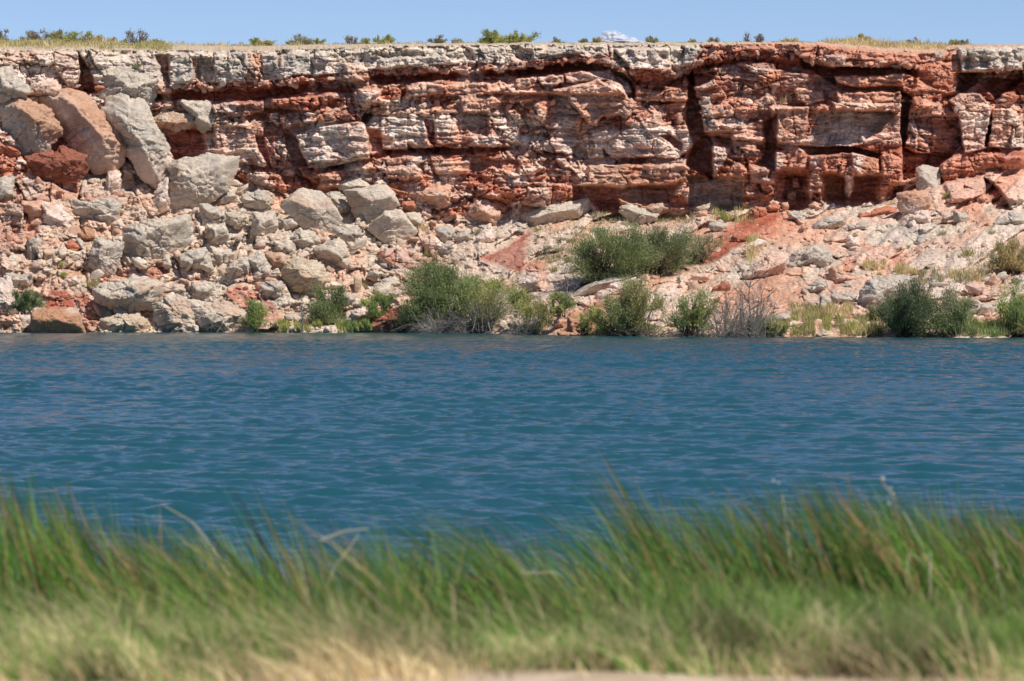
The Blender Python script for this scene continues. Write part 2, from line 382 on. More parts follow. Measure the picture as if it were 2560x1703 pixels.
(4,[(1420,380),(1780,330),(1740,620),(1560,650),(1380,640)],.6,'n',.7,5),
(4,[(1540,220),(1640,230),(1620,320),(1550,310)],.3,'G',.8,3),
(4,[(1780,222),(2352,200),(2352,400),(2050,430),(1800,430)],1.1,'g',.75,3),
(4,[(1830,300),(1870,300),(1870,400),(1830,400)],-.45,'G',.6,3),
(4,[(1960,290),(2050,290),(2040,390),(1960,390)],-.45,'G',.7,3),
(4,[(2150,310),(2200,310),(2190,400),(2150,400)],-.45,'G',.7,3),
(4,[(1750,440),(2352,410),(2352,500),(2250,560),(2140,620),(2100,720),(2080,640),(1950,520),(1820,610),(1740,600)],-1.9,'r',.8,3),
(4,[(1820,610),(1950,515),(2090,600),(2080,720),(1980,640)],.2,'c',.85,4),
(4,[(2140,620),(2270,580),(2270,700),(2140,720)],.5,'n',.7,4),
(4,[(1680,680),(1780,620),(1970,620),(2050,740),(2040,1100),(1820,1160),(1780,1000),(1760,760)],1.2,'w',.6,3),
(4,[(1780,640),(1970,640),(2040,760),(1780,820)],.1,'p',.6,4),
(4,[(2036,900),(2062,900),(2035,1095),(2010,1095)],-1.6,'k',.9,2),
(4,[(2070,750),(2290,780),(2270,1110),(2050,1100)],.9,'p',.6,2),
(4,[(2200,760),(2300,800),(2300,900),(2200,880)],.3,'g',.7,3),
(4,[(2290,850),(2352,800),(2352,1110),(2250,1100)],1.1,'g',.8,3),
(4,[(1600,1240),(1760,1150),(2100,1120),(2352,1110),(2352,1568),(1700,1568),(1640,1400)],1.2,'n',.6,8),
(4,[(2100,1150),(2352,1110),(2352,1240),(2000,1250)],0,'c',.7,6),
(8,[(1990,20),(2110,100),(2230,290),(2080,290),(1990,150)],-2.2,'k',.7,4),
# --- talus colouring and hollows
(5,[(0,0),(480,0),(960,150),(960,250),(600,200),(300,250),(300,550),(200,660),(0,700)],0,'r',.7,10),
(5,[(380,790),(760,800),(780,900),(600,900)],0,'o',.8,6),
(5,[(300,560),(560,560),(560,620),(300,620)],0,'r',.6,6),
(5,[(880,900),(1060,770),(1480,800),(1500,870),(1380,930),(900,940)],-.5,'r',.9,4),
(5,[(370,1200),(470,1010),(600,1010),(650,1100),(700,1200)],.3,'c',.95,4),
(5,[(340,1190),(400,970),(520,970),(440,1040),(390,1190)],.3,'p',.8,3),
(5,[(600,1010),(800,1050),(900,1180),(760,1210),(650,1100)],.3,'r',.8,4),
(5,[(700,1200),(920,1260),(840,1395),(740,1395)],0,'n',.8,5),
(5,[(1940,1050),(2120,990),(2352,1060),(2352,1220),(2200,1200),(2080,1120)],.2,'r',.9,5),
(6,[(0,1050),(150,1130),(240,1290),(60,1300),(0,1200)],.2,'c',.95,4),
(6,[(160,150),(400,140),(240,280)],0,'r',.7,5),
(6,[(1030,680),(1350,640),(1560,780),(1540,850),(1400,860),(1200,800)],.3,'r',.85,6),
(6,[(1250,870),(1420,900),(1420,1100),(1260,1040)],0,'n',.8,6),
(6,[(900,680),(1030,690),(1200,800),(980,830),(860,760)],0,'t',.8,6),
(0,[(1190,653),(1330,578),(1345,600),(1325,630),(1297,682),(1278,682),(1255,668)],.0,'c',.95,5),
(6,[(1860,600),(2352,480),(2352,560),(1960,720)],.1,'t',.8,8),
(7,[(100,740),(320,760),(350,840),(300,960),(100,860)],.2,'n',.8,4),
(7,[(200,480),(760,380),(1600,400),(1600,600),(1100,820),(600,780),(400,870),(130,650)],0,'t',.75,12),
(7,[(1560,800),(1700,680),(2100,350),(2352,310),(2352,430),(2100,560),(1900,720),(1740,780)],-.4,'c',.95,5),
(7,[(1620,620),(1800,560),(2000,430),(2080,480),(1800,680),(1600,790)],.35,'r',.7,5),
(7,[(2160,540),(2352,420),(2352,560),(2250,590)],.3,'n',.8,4),
(7,[(640,1130),(950,1000),(1000,1060),(880,1180),(600,1220)],-.1,'n',.85,5),
(7,[(400,1180),(800,1160),(1000,1200),(740,1420),(400,1420)],0,'o',.7,8),
(7,[(1200,880),(1560,860),(1560,1000),(1250,960)],0,'p',.6,8),
(7,[(1800,1000),(2352,880),(2352,1200),(1900,1240)],.2,'o',.6,10),
(8,[(0,280),(250,310),(400,430),(200,540),(0,560)],.0,'n',.8,6),
(8,[(0,320),(70,350),(230,330),(130,400),(0,480)],-.1,'c',.9,5),
(8,[(330,450),(500,490),(860,470),(870,600),(740,700),(640,680),(400,610),(100,610)],0,'p',.8,8),
(8,[(900,560),(1300,600),(1340,740),(1300,860),(1150,760),(900,800),(740,760)],.1,'n',.5,6),
(8,[(1060,500),(1300,430),(1560,440),(1700,520),(1400,545),(1060,620),(900,600)],.2,'g',.85,4),
(8,[(1300,600),(2000,480),(2352,500),(2352,860),(1400,900),(1280,860)],.1,'s',.7,12),
(8,[(740,380),(1260,260),(1260,420),(960,440),(740,470)],0,'p',.8,5),
(8,[(0,840),(380,830),(400,1000),(360,1180),(0,1150)],.3,'o',.6,8),
(8,[(680,700),(860,780),(740,960),(620,1010),(700,860)],-.4,'n',.8,4),
(8,[(1500,60),(1990,20),(2000,300),(2080,420),(1700,420),(1560,260)],.2,'n',.6,6),
]
colx = np.concatenate([np.arange(-700,-60,7.), np.arange(-60,2621,1.9), np.arange(2627,3260,7.)])
NR = 385
vv = np.linspace(0, 1, NR)[:, None]
PX = np.broadcast_to(colx[None, :], (NR, len(colx))).copy()
ytop = key(0, colx)+2.2*fbm2(colx/9., colx*0, 3, 5)+1.6*np.round(1.4*fbm2(colx/26., colx*0, 2, 15))+2.*fbm2(colx/60., colx*0, 2, 6)
PY = ytop[None, :]+(872-ytop[None, :])*vv
mx_, mz_ = PX/44., (850-PY)/44.

# warp for natural outlines
WX = 6*fbm2(mx_*.5, mz_*.7, 3, 10)+6*fbm2(mx_*1.1, mz_*1.1, 4, 11)+1.5*fbm2(mx_*5, mz_*5, 2, 12)
WY = 4*fbm2(mx_*1.0, mz_*1.6, 4, 21)+1.2*fbm2(mx_*5, mz_*5, 2, 22)
tlk = sstep(0, 40, PY-toe(PX))*7
FX, FY = PX+WX+tlk*fbm2(mx_*1.3+9, mz_*1.3, 3, 13), PY+WY+tlk*fbm2(mx_*1.3, mz_*1.3+9, 3, 14)
# stratigraphic coordinate
ks = np.stack([np.broadcast_to(key(i, PX), PX.shape) for i in range(8)])
s = np.zeros(PX.shape)
py_w = PY+WY*1.3+11*fbm2(mx_*.55, mz_*.5, 4, 23)
for i in range(7):
    s += np.clip((py_w-ks[i])/(ks[i+1]-ks[i]), 0, 1)
below = sstep(6.8, 7.0, s)
prof_s = [0, .15, .95, 1.0, 1.12, 1.35, 1.62, 2.0, 2.06, 2.5, 2.95, 3.05, 3.5, 3.95, 4.04, 4.5, 4.97, 5.05, 5.9, 6.05, 6.3, 6.6, 6.8, 7.0]
prof_d = [.2, .55, .65, .25, .50, .40, -.25, -.05, .5, .55, .55, .15, .3, .7, .45, .5, .5, -.1, .05, .45, .6, .35, -.1, .1]
amp = .30+1.35*np.clip(.5+1.3*fbm2(mx_*.6, mz_*.35, 4, 31), 0, 1)
D = np.interp(s, prof_s, prof_d)*amp
# colour by stratum
def mixc(a, b, t): return a*(1-t[..., None])+b*t[..., None]
lay = [(0,'g'),(.05,'b'),(.2,'b'),(.45,'g'),(.95,'w'),(1.05,'r'),(1.3,'n'),(1.5,'c'),(2.0,'c'),(2.06,'p'),(2.5,'n'),(3,'p'),(3.1,'n'),(3.6,'p'),(4.0,'p'),(4.1,'w'),(4.95,'w'),(5.05,'k'),(5.9,'r'),(6.05,'p'),(6.5,'n'),(6.9,'n'),(7.0,'t')]
ls = [a for a, _ in lay]
COL = np.stack([np.interp(s, ls, [C[b][k] for _, b in lay]) for k in range(3)], -1)
# cap is red between px 1760..2395
capred = (sstep(1745, 1765, PX+WX*2)*(1-sstep(2385, 2405, PX+WX*2)))*(1-sstep(1.0, 1.3, s))
COL = mixc(COL, C['n'], capred*.75)
# pink/red variation
pn = fbm2(mx_*.55, mz_*.9, 4, 41)
wall = (1-below)*sstep(1.9, 2.2, s)
COL = mixc(COL, C['n'], wall*sstep(-.12, .16, pn)*.72)
COL = mixc(COL, C['w'], wall*sstep(-.02, -.35, pn)*.5)
COL = mixc(COL, C['r'], (1-below)*sstep(1500, 1800, PX)*sstep(5, 6, s)*.5)
COL = mixc(COL, C['n'], wall*sstep(1000, 1700, PX)*.28)
# talus colours: beige grey boulder field left, pink-orange right
tl = below*(1-sstep(900, 1250, PX+30*pn))
COL = mixc(COL, C['b'], tl*.75*sstep(-.35, .15, fbm2(mx_*.5, mz_*.5, 3, 51)+.2))
COL = mixc(COL, C['p'], tl*.5*sstep(0, .4, fbm2(mx_*.4, mz_*.5, 3, 52)))
tr = below*sstep(900, 1250, PX+30*pn)
COL = mixc(COL, C['t'], tr*.8)
COL = mixc(COL, C['p'], tr*sstep(0, .3, fbm2(mx_*.35, mz_*.8, 3, 53))*.55)
COL = mixc(COL, C['g'], tr*sstep(.05, .35, fbm2(mx_*.5+mz_*.4, mz_*1.2, 4, 54))*.7)
COL = mixc(COL, C['y'], below*sstep(790, 830, PY)*.5)

rough = np.ones(PX.shape); calm = np.ones(PX.shape)
for t, pts, d, ck, cm, soft in F:
    P = S(t, pts); x0, y0 = P.min(0)-16-soft; x1, y1 = P.max(0)+16+soft
    cs = np.searchsorted(colx, [x0, x1]);
    yr = np.where((PY[:, cs[0]:cs[1]].max(1) > y0) & (PY[:, cs[0]:cs[1]].min(1) < y1))[0]
    if len(yr) == 0 or cs[1] <= cs[0]: continue
    sl_ = (slice(yr[0], yr[-1]+1), slice(cs[0], cs[1]))
    m, sd = poly_soft(P, FX[sl_], FY[sl_], soft)
    if d: D[sl_] += d*m
    if ck in ('w', 'G', 'g', 'n', 'p', 'o') and abs(d) > .1: calm[sl_] *= 1-.65*m
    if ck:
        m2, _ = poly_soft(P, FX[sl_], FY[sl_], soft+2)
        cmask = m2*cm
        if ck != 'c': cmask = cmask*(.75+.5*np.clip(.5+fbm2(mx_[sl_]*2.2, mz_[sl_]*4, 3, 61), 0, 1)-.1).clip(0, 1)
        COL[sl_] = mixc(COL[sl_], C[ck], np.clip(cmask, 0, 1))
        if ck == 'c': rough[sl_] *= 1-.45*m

# block jointing and bedding
wallm_ = 1.0
wx2 = mx_+.5*fbm2(mx_*.8, mz_*.8, 3, 71); wz2 = mz_+.3*fbm2(mx_*.6, mz_*.8, 3, 72)+.03*mx_
f1, f2, idv, cx_, cy_ = worley(wx2*.55, wz2*1.15, 80)
edge = np.clip((f2-f1)*2.2, 0, 1)
wallm = 1-below
D += wallm*(.4+.6*calm)*rough*((idv-.5)*.5*sstep(0, .12, f2-f1) - .22*(1-sstep(0, .07, f2-f1)))
f1b, f2b, idb, cxb, cyb = worley(wx2*(1.5-.55*wallm_)+3, wz2*(3.2+.9*wallm_), 90)
D += rough*(.35+.65*wallm)*(.45+.55*calm)*((idb-.5)*.22 - .12*(1-sstep(0, .12, f2b-f1b)) + .10*cyb*(idb-.3))
f1c, f2c, idc, cxc, cyc = worley((mx_*3.8+WX*.06)*(1-.45*wallm_), (mz_*5.5+WY*.05)*(1+.5*wallm_), 95)
D += rough*(1-.6*below)*((idc-.5)*.13 - .06*(1-sstep(0, .15, f2c-f1c)))
# thin bedding in the pale and pink strata
bed = vn2(mx_*.35, wz2*5.5, 101)*.6+vn2(mx_*.8, wz2*12, 102)*.4
bedm = wallm*sstep(1.95, 2.1, s)
D += bedm*(bed-.5)*.30
COL *= (1+bedm*(sstep(.35, .65, bed)-.5)*.30)[..., None]
COL = mixc(COL, C['w'], bedm*sstep(.62, .8, bed)*.35*(1-sstep(5, 6, s)*.6))
rid = 1-np.abs(fbm2(mx_*1.1, mz_*1.3, 5, 111))*2
D += (.4+.6*calm)*rough*(.28*(rid-.7)*(.6+.4*below)) + rough*(.28*fbm2(mx_*1.5, mz_*4.6, 4, 121, .62)*wallm*(.4+.6*calm)+.30*below*fbm2(mx_*2.6, mz_*3.2, 4, 122, .6))
D += below*.9*fbm2(mx_*.30, mz_*.45, 3, 131)*np.clip((PY-toe(PX))/60, 0, 1)*(1-sstep(780, 835, PY))
def cells(sx, sz, seed, h, tilt, gap):
    a1, a2, idq, qx, qy = worley(wx2*sx, wz2*sz, seed)
    t1 = _h((idq*9973).astype(int), (idq*7).astype(int), seed); t2 = _h((idq*7919).astype(int), (idq*11).astype(int), seed+1)
    g = a2-a1
    return (idq-.5)*h+(t1-.5)*tilt*qx/sx+(t2-.35)*tilt*qy/sz-gap*(1-sstep(0, .10, g)), idq, g
TLm = below*(1-sstep(1050, 1350, PX)); TRm = below-TLm
ca, ida, ga = cells(.62, .80, 210, 1.0, 1.9, .30); cb, idb2, gb = cells(1.7, 2.0, 220, .36, 1.2, .14)
D += TLm*rough*(ca*.75+cb*.8)
COL = mixc(COL, C['g'], TLm*rough*sstep(.45, .8, ida)*.5); COL = mixc(COL, C['o'], TLm*rough*sstep(.35, .1, idb2)*.30); COL = mixc(COL, C['p'], TLm*sstep(.0, .3, fbm2(mx_*.7, mz_*.9, 4, 251))*.5)
dv = (mz_-mx_*.62)*.85+.45*fbm2(mx_*.5, mz_*.5, 4, 231); du = mx_*.85+mz_*.5
led = vn2(du*.22, dv*1.6, 232); led2 = vn2(du*.7, dv*4.2, 233)
D += TRm*rough*((sstep(.45, .55, led)-.5)*.75+(sstep(.4, .6, led2)-.5)*.30)
COL = mixc(COL, C['w'], TRm*rough*sstep(.5, .62, led)*.32); COL = mixc(COL, C['n'], TRm*rough*sstep(.42, .30, led)*.3)
D += TRm*rough*(cells(.75, 1.4, 240, .5, .9, .25)[0]*sstep(.35, .6, vn2(mx_*.3, mz_*.4, 241))+cb*.45)
# lateral lean-out of pillars on right lower wall (vertical fluting)
fl = (1-below)*sstep(1740, 1800, PX)*sstep(5.2, 6.2, s)
D += fl*.55*fbm2(mx_*1.6, mz_*.35, 4, 141)
# crack tint, dust
COL = mixc(COL, C['r'], wallm*(1-sstep(0, .06, f2-f1))*.5)
ck1 = fbm2(mx_*.7+.5*mz_, mz_*.35-.25*mx_, 4, 161); ck2 = fbm2(mx_*.9-.5*mz_, mz_*.5+.3*mx_, 4, 171)
D -= calm*rough*(.30*(1-sstep(0, .025, np.abs(ck1)))+.22*(1-sstep(0, .02, np.abs(ck2))))*(.4+.6*wallm)
D += calm*wallm*rough*(.32*(sstep(.0, .05, ck1)-.5)+.26*(sstep(.0, .04, ck2)-.5))
pat = fbm2(mx_*.75, mz_*1.2, 5, 181); pat2 = fbm2(mx_*.6, mz_*1.1, 5, 191)
w1_ = wallm*sstep(1.0, 1.2, s)*rough*calm
COL = mixc(COL, C['w'], w1_*sstep(.12, .17, pat)*(.75-.35*sstep(1250, 1500, PX))*(1-sstep(0, 1, sstep(1800, 2100, PX)*.3)))
COL = mixc(COL, C['r'], w1_*sstep(.17, .23, pat2)*.6)
D += w1_*(sstep(.16, .20, pat)*.18-sstep(.15, .19, pat2)*.20)
COL *= (.80+.40*vn2(mx_*6, mz_*16, 151))[..., None]*(.9+.2*vn2(mx_*1.5, mz_*2, 152))[..., None]
COL *= (.93+.14*idb)[..., None]
COL = np.clip(COL*1.08, .01, .9)

BASE = base_depth(PX, PY)
DEP = BASE-D
# ease small waterline noise so the rock meets the water
pts3 = at(PX, PY, DEP)
cv = pts3.reshape(-1, 3)
me = mesh_data('cliff', cv, grid_faces(NR, len(colx)), COL.reshape(-1, 3), M_CLIFF, True)
cliff = link('cliff', me); cliff['kind'] = 'structure'

def surf(px, py):
    """depth and colour of the finished rock face at a photo pixel"""
    j = np.clip(np.searchsorted(colx, px), 1, len(colx)-1)
    v = (py-ytop[j])/(872-ytop[j]); i = np.clip((v*(NR-1)).astype(int), 0, NR-1)
    return DEP[i, j], COL[i, j], i, j

# plateau behind the edge
skyl = np.interp(colx, [-700,0,390,640,900,1300,1700,1940,2070,2300,2400,2560,3260],[107,108,113,115,113,111,109,109,108,117,115,114,112])+1.2*fbm2(colx/20., colx*0, 3, 9)
tt = np.array([0,.02,.06,.12,.2,.3,.4,.5,.6,.7,.8,.9,1.0])
e = pts3[0]; Yb = 243.0
zs = EYE+(715-skyl)/FPX*Yb
rows = []
for t in tt:
    Y = e[:,1]+(Yb-e[:,1])*t; X = e[:,0]*(1+(Yb/e[:,1]-1)*t); Z = e[:,2]+(zs-e[:,2])*t**.85
    Z = Z+.12*fbm2(X*1.5, Y*1.5+t, 3, 17)*math.sin(math.pi*t)
    rows.append(np.stack([X, Y, Z], -1))
for Yf, dz in ((260, .4), (400, .6), (3000, .6)):
    rows.append(np.stack([e[:,0]*Yf/e[:,1], np.full(len(colx), float(Yf)), np.full(len(colx), zs.mean()+dz-.6)], -1))
# weathered rim: tuck the first row slightly under
pv = np.stack(rows)
pc = np.broadcast_to(C['y']*1.0, pv.shape).copy()
pc = mixc(pc, C['t'], sstep(-.1, .3, fbm2(pv[..., 0]*.6, pv[..., 1]*.6, 3, 19)))
pc = mixc(pc, C['p'], np.broadcast_to(sstep(1750, 2000, colx)[None], pc.shape[:2])*.7)
me = mesh_data('plateau', pv.reshape(-1, 3), grid_faces(len(rows), len(colx))[:, ::-1], pc.reshape(-1, 3), M_CLIFF, True)
o = link('plateau', me); o['kind'] = 'structure'
# ------------------------------------------------------------------ near bank and lake bed (one sheet)
def bankz(Y, X):
    z = np.interp(Y, [-300, 0, 13.2, 16, 18, 20, 22, 24, 30, 40, 60, 190, 260], [1.4, 1.05, 1.14, 1.05, .92, .66, .30, 0, -.6, -1.6, -3, -3, -3])
    return z+np.where((Y > 5) & (Y < 60), .08*fbm2(X*.7, Y*.7, 3, 201), 0)
gy = np.concatenate([[-300,-60,-10,0,5,9], np.arange(11, 42, .25), [60,100,150,190,225,260]])
gx = np.concatenate([[-400,-100,-40,-20,-12], np.arange(-8, 8.1, .25), [12,20,40,100,400]])
GX, GY = np.meshgrid(gx, gy)
gz = bankz(GY, GX)
m_s, nt, b = new_mat('sandy_bank')
n = nt.nodes.new('ShaderNodeTexNoise'); n.inputs['Scale'].default_value = 3; n.inputs['Detail'].default_value = 8
tc = nt.nodes.new('ShaderNodeTexCoord'); nt.links.new(tc.outputs['Object'], n.inputs[0])
cr = nt.nodes.new('ShaderNodeValToRGB'); cr.color_ramp.elements[0].color = (.40,.29,.18,1); cr.color_ramp.elements[1].color = (.62,.48,.33,1)
cr.color_ramp.elements[0].position = .35; cr.color_ramp.elements[1].position = .65
nt.links.new(n.outputs[0], cr.inputs[0]); nt.links.new(cr.outputs[0], b.inputs['Base Color']); b.inputs['Roughness'].default_value = .95
me = mesh_data('ground', np.stack([GX, GY, gz], -1).reshape(-1, 3), grid_faces(len(gy), len(gx))[:, ::-1], None, m_s, True)
o = link('ground', me); o['kind'] = 'structure'

# ------------------------------------------------------------------ lake: real wind waves
def make_lake():
    r = np.random.default_rng(3)
    # rows grow with distance, columns follow
    ys = [20.5]
    while ys[-1] < 120: ys.append(ys[-1]+max(.055, ys[-1]*.0017))
    while ys[-1] < 232: ys.append(ys[-1]+.16)
    ys = np.array(ys); nc = 620
    out = 1+np.cumsum(np.geomspace(.006, 1.2, 44)); q = np.concatenate([-out[::-1], np.linspace(-1, 1, nc), out]); nc = len(q)
    Y = np.broadcast_to(ys[:, None], (len(ys), nc)); X = q[None]*(4.5+ys[:, None]*.150)
    Z = np.zeros(Y.shape)
    patch = (.6+.8*vn2(X*.10, Y*.05, 301))*np.interp(Y, [0, 165, 200, 240], [1, 1, .30, .22])
    for k in range(76):
        lam = .20*1.033**k*(.9+.2*r.random())
        if k > 70: lam = 4+4*r.random()
        ang = r.normal(math.radians(14), .36)
        kx, ky = math.sin(ang)*2*math.pi/lam, math.cos(ang)*2*math.pi/lam
        ph = r.random()*6.283
        slope = .036 if lam < .8 else .030 if lam < 1.6 else .018
        a = slope*lam/6.283
        th = kx*X+ky*Y+ph+1.2*(vn2(X*.13+k, Y*.13, 303)-.5)*2
        Z += a*(np.sin(th)+.25*np.cos(2*th)+.12*np.sin(2*th))
    Z *= patch
    return np.stack([X, Y, Z], -1), len(ys), nc
wv, nr_, nc_ = make_lake()
m_w, nt, b = new_mat('lake_water'); L = nt.links.new
b.inputs['Base Color'].default_value = (.013, .076, .094, 1); b.inputs['Roughness'].default_value = .10; b.inputs['IOR'].default_value = 1.33
tc = nt.nodes.new('ShaderNodeTexCoord'); mp = nt.nodes.new('ShaderNodeMapping'); mp.inputs['Scale'].default_value = (1.3, 3.0, 1); L(tc.outputs['Object'], mp.inputs[0])
n = nt.nodes.new('ShaderNodeTexNoise'); n.inputs['Scale'].default_value = 3.2; n.inputs['Detail'].default_value = 6; n.inputs['Roughness'].default_value = .6; L(mp.outputs[0], n.inputs[0])
bp = nt.nodes.new('ShaderNodeBump'); bp.inputs['Strength'].default_value = .3; bp.inputs['Distance'].default_value = .08; L(n.outputs[0], bp.inputs['Height']); L(bp.outputs[0], b.inputs['Normal'])
me = mesh_data('water', wv.reshape(-1, 3), grid_faces(nr_, nc_)[:, ::-1], None, m_w, True)
wo_ = link('water', me); wo_['kind'] = 'structure'
# ------------------------------------------------------------------ boulders, each traced outline given its own depth, thickness and facets
def ico(sub):
    import bmesh
    bm = bmesh.new(); bmesh.ops.create_icosphere(bm, subdivisions=sub, radius=1)
    v = np.array([x.co[:] for x in bm.verts]); f = np.array([[l.vert.index for l in x.loops] for x in bm.faces]); bm.free()
    return v/np.linalg.norm(v, axis=1)[:, None], f
ICO = {k: ico(k) for k in (1, 2, 3, 4, 5, 6)}
def hull2(P):
    P = sorted(map(tuple, P)); 
    def half(Q):
        h = []
        for p in Q:
            while len(h) > 1 and (h[-1][0]-h[-2][0])*(p[1]-h[-2][1])-(h[-1][1]-h[-2][1])*(p[0]-h[-2][0]) <= 0: h.pop()
            h.append(p)
        return h[:-1]
    return np.array(half(P)+half(P[::-1]))
def rock(outline, seed, sub=5, thick=None, up=.55, under=.7, left=.45, front=(0, 0), rough=1.0, lam=0.0):
    """outline: x,z metres about the centre, counter-clockwise convex; returns verts, faces"""
    r = np.random.default_rng(seed); H = hull2(outline); n = len(H)
    w, h = np.ptp(H[:, 0]), np.ptp(H[:, 1]); sz = min(w, h); T = thick or sz*.55
    V, Fc = ICO[sub]; N = []; O = []
    for k in range(n):
        a, b2 = H[k], H[(k+1) % n]; e = b2-a; L_ = np.hypot(*e)
        if L_ < .02: continue
        nx, nz = e[1]/L_, -e[0]/L_; off = nx*a[0]+nz*a[1]
        if off <= .02*sz: off = .02*sz
        fy = .22+.15*r.random()
        if nz > .3: fy = up*(.75+.5*r.random())
        elif nz < -.3: fy = under*(.6+.8*r.random())
        elif nx < 0: fy = left*(.6+.8*r.random())
        for sgn, ff in ((-1, fy), (1, .3+.5*r.random())):
            v = np.array([nx, sgn*ff, nz]); l = np.linalg.norm(v); N.append(v/l); O.append(off/l)
    v = np.array([front[0], -1, front[1]]); l = np.linalg.norm(v); N.append(v/l); O.append(T/l)
    v = np.array([r.normal(0, .4), 1, r.normal(0, .3)]); l = np.linalg.norm(v); N.append(v/l); O.append(T/l)
    for _ in range(5):
        v = np.array([r.normal(0, .7), -1, r.normal(.1, .6)]); l = np.linalg.norm(v); N.append(v/l); O.append(T*(1.0+.25*r.random()))
    N = np.array(N); O = np.array(O)
    dt = V@N.T
    rr = np.where(dt > 1e-3, O[None]/np.maximum(dt, 1e-3), 1e9)
    rs = np.sort(rr, axis=1); rad = rs[:, 0]
    # slightly rounded arrises
    k = .015; rad = rad*(1-k*np.exp(-(rs[:, 1]-rs[:, 0])/(rs[:, 0]*.05)))
    P = V*rad[:, None]
    so_ = seed*3.71
    q = P+so_
    d = fbm3(q*(1.4/max(sz, .3)), 3, seed % 50)*.05*sz + fbm3(q*2.6, 5, 7, .66)*.10*min(1, sz)
    if sz > .5:  # blocky breaks and cracks
        an = r.uniform(-.6, .6); qa, qb = q[:, 0]*math.cos(an)+q[:, 2]*math.sin(an), q[:, 2]*math.cos(an)-q[:, 0]*math.sin(an)
        w1, w2, wi, wa, wb = worley(qa*.95+q[:, 1]*.5, qb*1.5+q[:, 1]*.4, seed % 97)
        d += min(1, sz)*rough*((wi-.5)*.27-.10*(1-sstep(0, .09, w2-w1))+.16*wb*(wi-.4))
        w1, w2, wi, wa, wb = worley(qa*2.6+q[:, 1], qb*4+q[:, 1], seed % 89)
        d += min(1, sz)*((wi-.5)*.10-.04*(1-sstep(0, .15, w2-w1)))
    rid = 1-np.abs(fbm3(q*np.array([1.0, 1.0, 1.7])*1.6, 4, 9))*2
    d += (rid-.75)*.10*min(1, sz)
    if lam: d += (vn3(q*np.array([.8, .8, 6.]), 5)-.5)*.12*lam
    P = P+V*(d*rough)[:, None]
    return P, Fc
def rockcol(P, key_, seed):
    q = P+seed*1.37
    c1 = C[key_]; alt = {'w':'p','g':'b','G':'g','b':'g','p':'w','o':'b','r':'n','n':'r','y':'b','c':'r','t':'p','s':'p','k':'r'}[key_]
    n = fbm3(q*.9, 4, 3)
    c = mixc(np.broadcast_to(c1, P.shape), C[alt], sstep(.0, .35, n)*.65)
    c = mixc(c, C['o'] if key_ not in 'Gg' else C['b'], sstep(.1, .4, fbm3(q*.6+9, 3, 4))*.4)
    c = c*(.84+.32*vn3(q*5, 6))[:, None]
    return np.clip(c, .01, .9)
